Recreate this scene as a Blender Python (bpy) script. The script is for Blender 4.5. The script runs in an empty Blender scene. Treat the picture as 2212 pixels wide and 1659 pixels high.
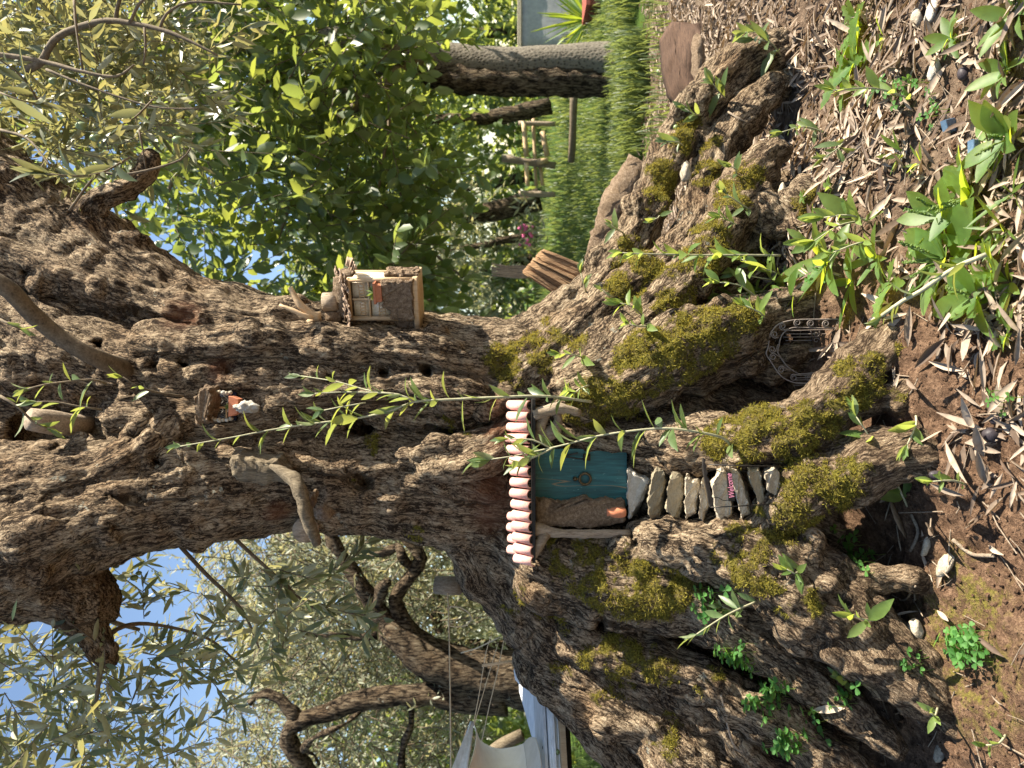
import bpy, bmesh, math, random
import numpy as np
from mathutils import Vector, Matrix, Quaternion
from mathutils.bvhtree import BVHTree

R = math.radians
rng = np.random.default_rng(7)
random.seed(7)
scene = bpy.context.scene
COL = scene.collection

# ------------------------------------------------------------------ camera, sky, sun, exposure
S = 0.692 / 1106.0                      # metres per photo pixel (2212 px wide copy) at one metre
CAMZ = 1.0
cam_d = bpy.data.cameras.new("camera")
cam = bpy.data.objects.new("camera", cam_d)
COL.objects.link(cam)
cam_d.sensor_width = 36.0
cam_d.sensor_fit = 'HORIZONTAL'
cam_d.lens = 18.0 / 0.692
cam_d.clip_start = 0.05
cam_d.clip_end = 600
cam.matrix_world = Matrix(((0, 1, 0, 0), (0, 0, -1, 0), (-1, 0, 0, CAMZ), (0, 0, 0, 1)))   # phone held sideways: rolled 90 degrees
scene.camera = cam
cam_d.dof.use_dof = True
cam_d.dof.focus_distance = 1.66
cam_d.dof.aperture_fstop = 6.0

SUN_EL, SUN_AZ = R(46), R(97)           # azimuth from +Y (view direction) towards +X (right)
sdir = Vector((math.sin(SUN_AZ) * math.cos(SUN_EL), math.cos(SUN_AZ) * math.cos(SUN_EL), math.sin(SUN_EL)))
w = bpy.data.worlds.new("World")
scene.world = w
w.use_nodes = True
nt = w.node_tree
nt.nodes.clear()
wo = nt.nodes.new("ShaderNodeOutputWorld")
wb = nt.nodes.new("ShaderNodeBackground")
sky = nt.nodes.new("ShaderNodeTexSky")
sky.sky_type = 'NISHITA'
sky.sun_disc = False
sky.sun_elevation = SUN_EL
sky.sun_rotation = SUN_AZ
sky.air_density = 1.0
sky.dust_density = 0.2
sky.ozone_density = 0.25
wb.inputs[1].default_value = 0.068
nt.links.new(sky.outputs[0], wb.inputs[0])
nt.links.new(wb.outputs[0], wo.inputs[0])

sl = bpy.data.lights.new("sun", 'SUN')
sl.energy = 5.0
sl.angle = R(0.5)
sl.color = (1.0, 0.90, 0.74)
so = bpy.data.objects.new("sun", sl)
COL.objects.link(so)
so.rotation_euler = sdir.to_track_quat('Z', 'Y').to_euler()
so.location = (4, 1, 6)

scene.view_settings.view_transform = 'Standard'
scene.view_settings.look = 'None'
scene.view_settings.exposure = 1.88
scene.view_settings.gamma = 1.0
scene.render.engine = 'CYCLES'
scene.cycles.max_bounces = 8
scene.cycles.transparent_max_bounces = 8

# ------------------------------------------------------------------ helpers
def P(a, b, d):
    """a point d metres in front of the lens, seen at photo column a (down) and row b (towards the left)"""
    return np.array(((829.5 - b) * S * d, d, CAMZ + (1106.0 - a) * S * d))

def V(a, b, d):
    return Vector(P(a, b, d))

PERM = np.random.default_rng(3).permutation(256).astype(np.int32)
PERM = np.concatenate([PERM, PERM, PERM])
GR = np.random.default_rng(5).normal(size=(256, 3)).astype(np.float32)
GR /= np.linalg.norm(GR, axis=1)[:, None]

def pn(p):
    """gradient noise, about -1..1"""
    p = np.asarray(p, np.float32)
    i = np.floor(p).astype(np.int32)
    f = p - i
    u = f * f * f * (f * (f * 6 - 15) + 10)
    i &= 255
    out = 0
    for dx in (0, 1):
        wx = u[:, 0] if dx else 1 - u[:, 0]
        px = PERM[(i[:, 0] + dx) & 255]
        for dy in (0, 1):
            wy = u[:, 1] if dy else 1 - u[:, 1]
            py = PERM[(px + i[:, 1] + dy) & 255]
            for dz in (0, 1):
                wz = u[:, 2] if dz else 1 - u[:, 2]
                g = GR[PERM[(py + i[:, 2] + dz) & 255]]
                out = out + wx * wy * wz * (g[:, 0] * (f[:, 0] - dx) + g[:, 1] * (f[:, 1] - dy) + g[:, 2] * (f[:, 2] - dz))
    return out * 1.6

def fbm(p, o=3):
    p = np.asarray(p, np.float32)
    s, a = 0, 1.0
    for k in range(o):
        s = s + a * pn(p * 2 ** k + 13.7 * k)
        a *= 0.5
    return s

def sstep(a, b, x):
    t = np.clip((x - a) / (b - a), 0, 1)
    return t * t * (3 - 2 * t)

ROOT = {}
def thing(name, label, cat, loc, group=None):
    o = bpy.data.objects.new(name, None)
    o.empty_display_size = 0.03
    COL.objects.link(o)
    o.location = Vector(loc)
    o["label"] = label
    o["category"] = cat
    if group:
        o["group"] = group
    ROOT[o.name] = Vector(loc)
    return o

def rootloc(o):
    while o.parent:
        o = o.parent
    return ROOT.get(o.name, Vector((0, 0, 0)))

def tag(o, label, cat, group=None):
    o["label"] = label
    o["category"] = cat
    if group:
        o["group"] = group
    return o

def np_mesh(name, v, f, smooth=True):
    """mesh from an array of vertices and an array (or list of arrays) of tris/quads"""
    v = np.asarray(v, np.float32)
    fl = f if isinstance(f, list) else [f]
    me = bpy.data.meshes.new(name)
    me.vertices.add(len(v))
    me.vertices.foreach_set("co", v.ravel())
    idx = np.concatenate([x.ravel() for x in fl]).astype(np.int32)
    tot = np.concatenate([np.full(len(x), x.shape[1], np.int32) for x in fl])
    st = np.concatenate([[0], np.cumsum(tot)[:-1]]).astype(np.int32)
    me.loops.add(len(idx))
    me.loops.foreach_set("vertex_index", idx)
    me.polygons.add(len(tot))
    me.polygons.foreach_set("loop_start", st)
    me.polygons.foreach_set("loop_total", tot)
    me.polygons.foreach_set("use_smooth", np.full(len(tot), smooth, bool))
    me.update(calc_edges=True)
    return me

def link(name, me, mat, parent=None, kind=None, label=None):
    if mat is not None and not me.materials:
        me.materials.append(mat)
    o = bpy.data.objects.new(name, me)
    COL.objects.link(o)
    if parent is not None:
        o.parent = parent
    if kind:
        o["kind"] = kind
    if label:
        o["label"] = label
    return o

class MB:
    """collects shapes; out() makes ONE mesh object of them"""
    def __init__(s):
        s.v, s.f = [], []
    def add(s, v, f):
        n = len(s.v)
        s.v.extend([tuple(x) for x in v])
        s.f.extend([tuple(i + n for i in q) for q in f])
        return s
    def tube(s, pts, rad, n=8, cap=True, flat=1.0):
        pts = [Vector(p) for p in pts]
        if not hasattr(rad, '__len__'):
            rad = [rad] * len(pts)
        v, f = [], []
        t0 = (pts[1] - pts[0]).normalized()
        ref = Vector((0, 0, 1)) if abs(t0.z) < 0.9 else Vector((1, 0, 0))
        x = t0.cross(ref).normalized()
        for i, p in enumerate(pts):
            t = (pts[min(i + 1, len(pts) - 1)] - pts[max(i - 1, 0)]).normalized()
            x = (x - t * x.dot(t)).normalized()
            y = t.cross(x)
            for k in range(n):
                a = 2 * math.pi * k / n
                v.append(p + x * (math.cos(a) * rad[i]) + y * (math.sin(a) * rad[i] * flat))
        for i in range(len(pts) - 1):
            for k in range(n):
                f.append((i * n + k, i * n + (k + 1) % n, (i + 1) * n + (k + 1) % n, (i + 1) * n + k))
        if cap:
            f.append(tuple(range(n))[::-1])
            f.append(tuple((len(pts) - 1) * n + k for k in range(n)))
        return s.add(v, f)
    def box(s, lo, hi, M=None):
        v = [Vector((x, y, z)) for x in (lo[0], hi[0]) for y in (lo[1], hi[1]) for z in (lo[2], hi[2])]
        if M is not None:
            v = [M @ p for p in v]
        return s.add(v, [(0, 1, 3, 2), (4, 6, 7, 5), (0, 4, 5, 1), (2, 3, 7, 6), (0, 2, 6, 4), (1, 5, 7, 3)])
    def prism(s, front, off, bev=0.12):
        """outline of world points pushed along off, with a chamfered front edge"""
        fr = [Vector(p) for p in front]
        off = Vector(off)
        c = sum(fr, Vector()) / len(fr)
        n = len(fr)
        rim = [c + (p - c) * (1 - bev) - off * 0.0 for p in fr]
        r0 = [p for p in rim]
        r1 = [p + off * bev * 0.8 for p in fr]
        r2 = [p + off for p in fr]
        v = r0 + r1 + r2
        f = [tuple(range(n))]
        for a0 in (0, n):
            for k in range(n):
                f.append((a0 + k, a0 + n + k, a0 + n + (k + 1) % n, a0 + (k + 1) % n))
        f.append(tuple(2 * n + k for k in range(n))[::-1])
        return s.add(v, f)
    def blob(s, c, r, sub=2, amp=0.15, fr=2.0, seed=0, M=None, flat=(1, 1, 1)):
        bm = bmesh.new()
        bmesh.ops.create_icosphere(bm, subdivisions=sub, radius=1.0)
        co = np.array([x.co[:] for x in bm.verts])
        nz = fbm(co * fr + seed * 7.31, 2)
        co = co * (1 + amp * nz)[:, None] * np.array(flat) * r
        c = Vector(c)
        vs = [c + (M @ Vector(p) if M is not None else Vector(p)) for p in co]
        fs = [tuple(q.index for q in x.verts) for x in bm.faces]
        bm.free()
        return s.add(vs, fs)
    def out(s, name, mat, parent=None, kind=None, label=None, smooth=True, rough=0.0, fr=60.0, subdiv=0, loc=None):
        base = rootloc(parent) if parent is not None else Vector(loc) if loc is not None else Vector((0, 0, 0))
        me = bpy.data.meshes.new(name)
        me.from_pydata([Vector(p) for p in s.v], [], s.f)
        if subdiv or rough:
            bm = bmesh.new()
            bm.from_mesh(me)
            bmesh.ops.recalc_face_normals(bm, faces=bm.faces)
            if subdiv:
                for _ in range(subdiv):
                    bmesh.ops.subdivide_edges(bm, edges=bm.edges, cuts=1, use_grid_fill=True, smooth=0.0)
            if rough:
                bm.normal_update()
                co = np.array([x.co[:] for x in bm.verts])
                d = fbm(co * fr, 3) * rough
                for x, k in zip(bm.verts, d):
                    x.co += x.normal * float(k)
            bm.to_mesh(me)
            bm.free()
        else:
            bm = bmesh.new()
            bm.from_mesh(me)
            bmesh.ops.recalc_face_normals(bm, faces=bm.faces)
            bm.to_mesh(me)
            bm.free()
        me.transform(Matrix.Translation(-base))
        me.polygons.foreach_set("use_smooth", [smooth] * len(me.polygons))
        o = link(name, me, mat, parent, kind, label)
        if parent is None and loc is not None:
            o.location = base
        return o

def catmull(pts, step):
    """resample a list of tuples by a smooth curve, about `step` apart in the first three numbers"""
    p = np.array(pts, float)
    p = np.vstack([2 * p[0] - p[1], p, 2 * p[-1] - p[-2]])
    out = []
    for i in range(1, len(p) - 2):
        n = max(1, int(round(np.linalg.norm(p[i + 1, :3] - p[i, :3]) / step)))
        for k in range(n):
            t = k / n
            out.append(0.5 * ((2 * p[i]) + (-p[i - 1] + p[i + 1]) * t + (2 * p[i - 1] - 5 * p[i] + 4 * p[i + 1] - p[i + 2]) * t * t
                              + (-p[i - 1] + 3 * p[i] - 3 * p[i + 1] + p[i + 2]) * t ** 3))
    out.append(p[-2])
    return np.array(out)

# ------------------------------------------------------------------ materials
def nodes(name):
    m = bpy.data.materials.new(name)
    m.use_nodes = True
    t = m.node_tree
    t.nodes.clear()
    o = t.nodes.new("ShaderNodeOutputMaterial")
    return m, t, o

def N(t, kind, **kw):
    n = t.nodes.new(kind)
    for k, v in kw.items():
        if k.startswith('i_'):
            n.inputs[k[2:].replace('_', ' ')].default_value = v
        else:
            setattr(n, k, v)
    return n

def ramp(t, src, stops):
    r = t.nodes.new("ShaderNodeValToRGB")
    e = r.color_ramp.elements
    while len(e) < len(stops):
        e.new(0.5)
    for k, (p, c) in enumerate(stops):
        e[k].position = p
        e[k].color = (c, c, c, 1) if not hasattr(c, '__len__') else (*c, 1)
    t.links.new(src, r.inputs[0])
    return r.outputs[0]

def mixc(t, fac, a, b, mode='MIX'):
    m = t.nodes.new("ShaderNodeMix")
    m.data_type = 'RGBA'
    m.blend_type = mode
    for s, i in ((fac, 0), (a, 6), (b, 7)):
        if hasattr(s, 'is_output'):
            t.links.new(s, m.inputs[i])
        elif hasattr(s, '__len__'):
            m.inputs[i].default_value = (*s[:3], 1)
        else:
            m.inputs[i].default_value = s
    return m.outputs[2]

def math_n(t, op, a, b=None, clamp=False):
    m = t.nodes.new("ShaderNodeMath")
    m.operation = op
    m.use_clamp = clamp
    for s, i in ((a, 0), (b, 1)):
        if s is None:
            continue
        if hasattr(s, 'is_output'):
            t.links.new(s, m.inputs[i])
        else:
            m.inputs[i].default_value = s
    return m.outputs[0]

def noise(t, vec, scale, detail=4, rough=0.6, dist=0.0):
    n = t.nodes.new("ShaderNodeTexNoise")
    n.inputs["Scale"].default_value = scale
    n.inputs["Detail"].default_value = detail
    n.inputs["Roughness"].default_value = rough
    n.inputs["Distortion"].default_value = dist
    if vec is not None:
        t.links.new(vec, n.inputs["Vector"])
    return n.outputs[0]

def mapping(t, vec, scale, rot=(0, 0, 0)):
    m = t.nodes.new("ShaderNodeMapping")
    m.inputs["Scale"].default_value = scale
    m.inputs["Rotation"].default_value = rot
    t.links.new(vec, m.inputs["Vector"])
    return m.outputs[0]

def bump(t, h, strength, dist):
    b = t.nodes.new("ShaderNodeBump")
    b.inputs["Strength"].default_value = strength
    b.inputs["Distance"].default_value = dist
    t.links.new(h, b.inputs["Height"])
    return b

def principled(t, o, col, rough=0.8, spec=0.3, nrm=None, metal=0.0):
    p = t.nodes.new("ShaderNodeBsdfPrincipled")
    if hasattr(col, 'is_output'):
        t.links.new(col, p.inputs["Base Color"])
    else:
        p.inputs["Base Color"].default_value = (*col, 1)
    if hasattr(rough, 'is_output'):
        t.links.new(rough, p.inputs["Roughness"])
    else:
        p.inputs["Roughness"].default_value = rough
    p.inputs["Specular IOR Level"].default_value = spec
    p.inputs["Metallic"].default_value = metal
    if nrm is not None:
        t.links.new(nrm.outputs[0], p.inputs["Normal"])
    if o is not None:
        t.links.new(p.outputs[0], o.inputs[0])
    return p

def geo_pos(t):
    return t.nodes.new("ShaderNodeNewGeometry").outputs["Position"]

def obj_pos(t):
    return t.nodes.new("ShaderNodeTexCoord").outputs["Object"]

def mat_mottled(name, c1, c2, scale=40, rough=0.85, bs=0.4, bd=0.002, stretch=(1, 1, 1), spec=0.25, metal=0.0, detail=5, c3=None, fine=4.0):
    m, t, o = nodes(name)
    v = mapping(t, obj_pos(t), stretch)
    n1 = noise(t, v, scale, detail, 0.65)
    n2 = noise(t, v, scale * fine, 4, 0.7)
    h = math_n(t, 'ADD', math_n(t, 'MULTIPLY', n1, 0.6), math_n(t, 'MULTIPLY', n2, 0.4))
    st = [(0.32, c1), (0.66, c2)] if c3 is None else [(0.28, c1), (0.5, c2), (0.72, c3)]
    c = ramp(t, h, st)
    oi = t.nodes.new("ShaderNodeObjectInfo")
    c = mixc(t, 1.0, c, ramp(t, oi.outputs["Random"], [(0, 0.8), (1, 1.15)]), 'MULTIPLY')
    principled(t, o, c, rough, spec, bump(t, h, bs, bd), metal)
    return m

def mat_leaf(name, top, top2, under=None, trans=(0.35, 0.5, 0.08), tf=0.4, rough=0.45, spec=0.4, vein=False):
    m, t, o = nodes(name)
    at = N(t, "ShaderNodeAttribute", attribute_name="rnd")
    oi = t.nodes.new("ShaderNodeObjectInfo")
    r = math_n(t, 'FRACT', math_n(t, 'ADD', at.outputs["Fac"], oi.outputs["Random"]))
    c = mixc(t, r, top, top2)
    ge = t.nodes.new("ShaderNodeNewGeometry")
    nn = noise(t, ge.outputs["Position"], 90, 3)
    if under is not None:
        c = mixc(t, ge.outputs["Backfacing"], c, under)
    c = mixc(t, 1.0, c, ramp(t, nn, [(0.3, 0.75), (0.7, 1.2)]), 'MULTIPLY')
    p = principled(t, None, c, rough, spec)
    tr = t.nodes.new("ShaderNodeBsdfTranslucent")
    t.links.new(mixc(t, r, trans, tuple(x * y for x, y in zip(trans, (1.25, 1.1, 0.8)))), tr.inputs[0])
    mx = t.nodes.new("ShaderNodeMixShader")
    mx.inputs[0].default_value = tf
    t.links.new(p.outputs[0], mx.inputs[1])
    t.links.new(tr.outputs[0], mx.inputs[2])
    t.links.new(mx.outputs[0], o.inputs[0])
    return m

def mat_bark(name="bark", near=True, dark=1.0):
    m, t, o = nodes(name)
    if near:
        bk = N(t, "ShaderNodeAttribute", attribute_name="bk").outputs["Vector"]
    else:
        bk = obj_pos(t)
    pos = geo_pos(t)
    wn = t.nodes.new("ShaderNodeTexNoise")
    wn.inputs["Scale"].default_value = 60 if near else 15
    wn.inputs['Detail'].default_value = 4
    t.links.new(bk, wn.inputs["Vector"])
    wob = mixc(t, 0.010 if near else 0.02, bk, wn.outputs["Color"], 'LINEAR_LIGHT')
    v = mapping(t, wob, (1, 1, 0.24))
    vo = N(t, "ShaderNodeTexVoronoi", feature='DISTANCE_TO_EDGE')
    vo.inputs["Scale"].default_value = 165 if near else 40
    t.links.new(v, vo.inputs["Vector"])
    crack = ramp(t, vo.outputs["Distance"], [(0.0, 0.0), (0.22, 1.0)])
    n1 = noise(t, mapping(t, bk, (1, 1, 0.24)), 190 if near else 50, 6, 0.72, 0.25)
    n2 = noise(t, pos, 9, 4, 0.6)
    n3 = noise(t, pos, 420, 3, 0.7)
    fib = noise(t, mapping(t, bk, (1, 1, 0.11)), 62, 5, 0.65, 0.4)
    h = math_n(t, 'ADD', math_n(t, 'MULTIPLY', crack, 0.20), math_n(t, 'MULTIPLY', n1, 1.3))
    h = math_n(t, 'ADD', h, math_n(t, 'MULTIPLY', fib, 0.8))
    h = math_n(t, 'ADD', h, math_n(t, 'MULTIPLY', n3, 0.25))
    hn = math_n(t, 'MULTIPLY', math_n(t, 'ADD', h, math_n(t, 'MULTIPLY', math_n(t, 'SUBTRACT', noise(t, pos, 14, 5, 0.65), 0.5), 0.5)), 0.44)
    c = ramp(t, hn, [(0.505, (0.032, 0.022, 0.014)), (0.56, (0.18, 0.132, 0.088)), (0.63, (0.34, 0.265, 0.18)), (0.73, (0.54, 0.455, 0.33))])
    tint = ramp(t, n2, [(0.3, (0.86, 0.76, 0.66)), (0.5, (1, 0.98, 0.95)), (0.7, (1.1, 1.1, 1.08))])
    c = mixc(t, 1.0, c, tint, 'MULTIPLY')
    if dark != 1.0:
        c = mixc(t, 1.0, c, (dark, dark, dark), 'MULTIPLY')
    # pale lichen spots
    li = math_n(t, 'MULTIPLY', ramp(t, noise(t, pos, 26, 4, 0.75), [(0.64, 0.0), (0.68, 1.0)]), ramp(t, noise(t, pos, 5, 2), [(0.5, 0.0), (0.6, 1.0)]))
    c = mixc(t, math_n(t, 'MULTIPLY', li, 0.75), c, (0.36, 0.37, 0.31))
    if near:
        age = N(t, "ShaderNodeAttribute", attribute_name="soil").outputs["Fac"]
        c = mixc(t, math_n(t, 'MULTIPLY', age, 0.85), c, ramp(t, hn, [(0.5, (0.05, 0.032, 0.02)), (0.6, (0.20, 0.14, 0.088)), (0.72, (0.44, 0.335, 0.225))]))
        red = N(t, "ShaderNodeAttribute", attribute_name="red").outputs["Fac"]
        c = mixc(t, math_n(t, 'MULTIPLY', red, 0.7), c, mixc(t, n1, (0.07, 0.026, 0.013), (0.24, 0.10, 0.05)))
        mo = N(t, "ShaderNodeAttribute", attribute_name="moss").outputs["Fac"]
        mn = noise(t, pos, 170, 5, 0.75)
        mc = ramp(t, mn, [(0.3, (0.045, 0.045, 0.007)), (0.5, (0.16, 0.145, 0.02)), (0.68, (0.34, 0.29, 0.065))])
        mc = mixc(t, ramp(t, noise(t, pos, 22, 5, 0.7), [(0.42, 0.0), (0.62, 0.75)]), mc, ramp(t, mn, [(0.35, (0.05, 0.036, 0.016)), (0.65, (0.20, 0.15, 0.07))]))
        mf = ramp(t, math_n(t, 'ADD', mo, math_n(t, 'MULTIPLY', math_n(t, 'SUBTRACT', noise(t, pos, 48, 7, 0.8), 0.5), 2.3)), [(0.44, 0.0), (0.66, 1.0)])
        mf = math_n(t, 'MULTIPLY', mf, ramp(t, mo, [(0.06, 0.0), (0.22, 1.0)]))
        c = mixc(t, mf, c, mc)
        h = math_n(t, 'ADD', h, math_n(t, 'MULTIPLY', mn, math_n(t, 'MULTIPLY', mf, 1.5)))
    principled(t, o, c, 0.9, 0.15, bump(t, h, 1.0, 0.013 if near else 0.03))
    return m

M_BARK = mat_bark()
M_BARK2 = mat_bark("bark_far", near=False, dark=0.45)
M_TWIG = mat_mottled("twig_bark", (0.06, 0.045, 0.03), (0.20, 0.16, 0.11), 60, 0.85, 0.5, 0.002)
M_SHOOT = mat_mottled("shoot_bark", (0.22, 0.22, 0.13), (0.40, 0.38, 0.26), 80, 0.7, 0.2, 0.001)
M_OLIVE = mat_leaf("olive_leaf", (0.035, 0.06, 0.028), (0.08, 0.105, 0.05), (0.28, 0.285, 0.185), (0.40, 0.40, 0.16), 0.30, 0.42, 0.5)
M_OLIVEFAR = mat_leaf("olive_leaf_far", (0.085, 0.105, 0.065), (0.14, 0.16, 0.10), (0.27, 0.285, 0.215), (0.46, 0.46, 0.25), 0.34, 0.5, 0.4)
M_YOUNG = mat_leaf("young_leaf", (0.075, 0.14, 0.035), (0.14, 0.21, 0.06), (0.23, 0.30, 0.13), (0.46, 0.58, 0.12), 0.42, 0.4, 0.4)
M_BROAD = mat_leaf("broad_leaf", (0.026, 0.052, 0.017), (0.055, 0.092, 0.03), (0.08, 0.12, 0.05), (0.36, 0.45, 0.09), 0.36, 0.42, 0.5)
M_WEED = mat_leaf("weed_leaf", (0.05, 0.115, 0.03), (0.10, 0.18, 0.05), (0.11, 0.19, 0.07), (0.60, 0.74, 0.06), 0.45, 0.5, 0.4)
M_CLOVER = mat_leaf("clover_leaf", (0.04, 0.13, 0.03), (0.08, 0.20, 0.05), None, (0.32, 0.6, 0.1), 0.4, 0.55, 0.3)
M_DRY = mat_leaf("dry_leaf", (0.075, 0.048, 0.033), (0.40, 0.325, 0.25), (0.30, 0.235, 0.175), (0.30, 0.20, 0.10), 0.10, 0.7, 0.25)
M_GRASS = mat_leaf("grass_blade", (0.045, 0.078, 0.027), (0.085, 0.118, 0.042), None, (0.26, 0.33, 0.09), 0.38, 0.5, 0.4)
M_MOSS = mat_leaf("moss_tuft", (0.09, 0.088, 0.012), (0.27, 0.235, 0.045), None, (0.46, 0.40, 0.07), 0.3, 0.8, 0.15)
M_TILE = mat_mottled("pink_clay", (0.43, 0.20, 0.165), (0.60, 0.33, 0.28), 110, 0.8, 0.4, 0.0012, c3=(0.68, 0.42, 0.36))
M_TERRA = mat_mottled("terracotta", (0.33, 0.115, 0.055), (0.50, 0.20, 0.11), 150, 0.8, 0.4, 0.0012)
M_BLACK = mat_mottled("black_board", (0.008, 0.007, 0.006), (0.02, 0.018, 0.016), 60, 0.7, 0.2, 0.001)
M_IRON = mat_mottled("dark_iron", (0.018, 0.015, 0.013), (0.05, 0.045, 0.04), 90, 0.5, 0.4, 0.001, metal=0.4)
M_BRASS = mat_mottled("old_brass", (0.05, 0.038, 0.022), (0.15, 0.11, 0.06), 150, 0.42, 0.5, 0.001, metal=0.7)
M_WIRE = mat_mottled("brown_wire", (0.13, 0.105, 0.09), (0.24, 0.20, 0.175), 90, 0.55, 0.2, 0.0006)
M_CORK = mat_mottled("cork_bark", (0.035, 0.022, 0.013), (0.20, 0.14, 0.09), 130, 0.92, 1.0, 0.008, c3=(0.42, 0.33, 0.235))
M_DRIFT = mat_mottled("driftwood", (0.09, 0.065, 0.042), (0.26, 0.205, 0.15), 85, 0.85, 0.9, 0.004, stretch=(2.2, 2.2, 0.35), c3=(0.42, 0.35, 0.265))
M_OLDWOOD = mat_mottled("weathered_wood", (0.045, 0.034, 0.022), (0.17, 0.135, 0.09), 70, 0.9, 1.0, 0.006, stretch=(1.6, 1.6, 0.3), c3=(0.32, 0.265, 0.18))
M_PALE = mat_mottled("pale_wood", (0.36, 0.24, 0.13), (0.58, 0.43, 0.27), 80, 0.75, 0.6, 0.002, stretch=(1.6, 1.6, 0.25))
M_SPLIT = mat_mottled("split_wood", (0.13, 0.07, 0.035), (0.36, 0.22, 0.12), 60, 0.85, 1.0, 0.008, stretch=(2.5, 2.5, 0.25), c3=(0.56, 0.37, 0.2))
M_DARKCUT = mat_mottled("dark_cut_wood", (0.03, 0.017, 0.011), (0.105, 0.062, 0.04), 50, 0.85, 0.9, 0.005, stretch=(0.3, 2, 2))
M_STONE = mat_mottled("grey_stone", (0.15, 0.125, 0.09), (0.36, 0.31, 0.235), 90, 0.85, 1.0, 0.005, c3=(0.52, 0.47, 0.38))
M_SLATE = mat_mottled("green_slate", (0.12, 0.10, 0.066), (0.30, 0.255, 0.175), 90, 0.8, 1.0, 0.005, stretch=(1, 1, 2.2), c3=(0.36, 0.31, 0.22))
M_CHALK = mat_mottled("white_stone", (0.32, 0.29, 0.24), (0.52, 0.50, 0.45), 90, 0.85, 1.0, 0.005)
M_PAINT = mat_mottled("white_paint", (0.42, 0.44, 0.46), (0.66, 0.68, 0.70), 14, 0.5, 0.2, 0.001, stretch=(0.5, 1, 3))
M_CLOTH = mat_mottled("sail_cloth", (0.62, 0.56, 0.46), (0.74, 0.68, 0.58), 8, 0.85, 0.2, 0.002)
M_ROPE = mat_mottled("rope_fibre", (0.42, 0.33, 0.21), (0.62, 0.52, 0.37), 240, 0.9, 0.6, 0.001)
M_PLASTER = mat_mottled("grey_plaster", (0.27, 0.275, 0.29), (0.44, 0.44, 0.45), 5, 0.9, 0.5, 0.006)
M_REDCLAY = mat_mottled("red_planter", (0.20, 0.045, 0.03), (0.30, 0.085, 0.06), 14, 0.7, 0.2, 0.002)
M_LILAC = mat_mottled("pearl_shell", (0.50, 0.40, 0.28), (0.70, 0.62, 0.48), 120, 0.25, 0.5, 0.001, spec=0.7, stretch=(1, 1, 0.6))
M_NAVY = mat_mottled("navy_glass", (0.01, 0.012, 0.02), (0.02, 0.025, 0.05), 60, 0.25, 0.1, 0.001, spec=0.6)
M_LACE = mat_mottled("grey_lace", (0.10, 0.095, 0.09), (0.17, 0.16, 0.15), 90, 0.7, 0.2, 0.001)
M_OLV = mat_mottled("green_olive", (0.10, 0.15, 0.05), (0.20, 0.26, 0.10), 120, 0.4, 0.1, 0.001, spec=0.5)
M_OLVB = mat_mottled("black_olive", (0.02, 0.016, 0.02), (0.06, 0.05, 0.055), 200, 0.5, 0.4, 0.001)
M_BLUE = mat_mottled("blue_glass", (0.05, 0.10, 0.17), (0.12, 0.19, 0.28), 60, 0.15, 0.1, 0.001, spec=0.7)
M_PINK = mat_mottled("pink_paint", (0.70, 0.22, 0.33), (0.80, 0.32, 0.42), 90, 0.6, 0.1, 0.0005)
M_FLOWER = mat_mottled("pink_petal", (0.65, 0.10, 0.28), (0.80, 0.22, 0.42), 90, 0.6, 0.1, 0.0005)
M_PALETRUNK = None

def mat_teal():
    m, t, o = nodes("teal_painted_wood")
    p = obj_pos(t)
    w1 = noise(t, mapping(t, p, (1, 1, 0.06)), 160, 5, 0.7)
    w2 = noise(t, mapping(t, p, (1, 1, 0.09)), 26, 2, 0.4)
    ln = ramp(t, math_n(t, 'ABSOLUTE', math_n(t, 'SUBTRACT', w2, 0.5)), [(0.0, 0.7), (0.011, 0.0)])
    c = ramp(t, w1, [(0.35, (0.004, 0.050, 0.058)), (0.6, (0.012, 0.105, 0.115)), (0.75, (0.02, 0.15, 0.155))])
    c = mixc(t, ln, c, (0.27, 0.17, 0.08))
    sc = math_n(t, 'MULTIPLY', ramp(t, noise(t, mapping(t, p, (1, 1, 0.2)), 300, 2), [(0.72, 0.0), (0.75, 1.0)]), 0.7)
    c = mixc(t, sc, c, (0.16, 0.30, 0.29))
    principled(t, o, c, 0.5, 0.4, bump(t, w1, 0.5, 0.001))
    return m
M_TEAL = mat_teal()

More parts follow.
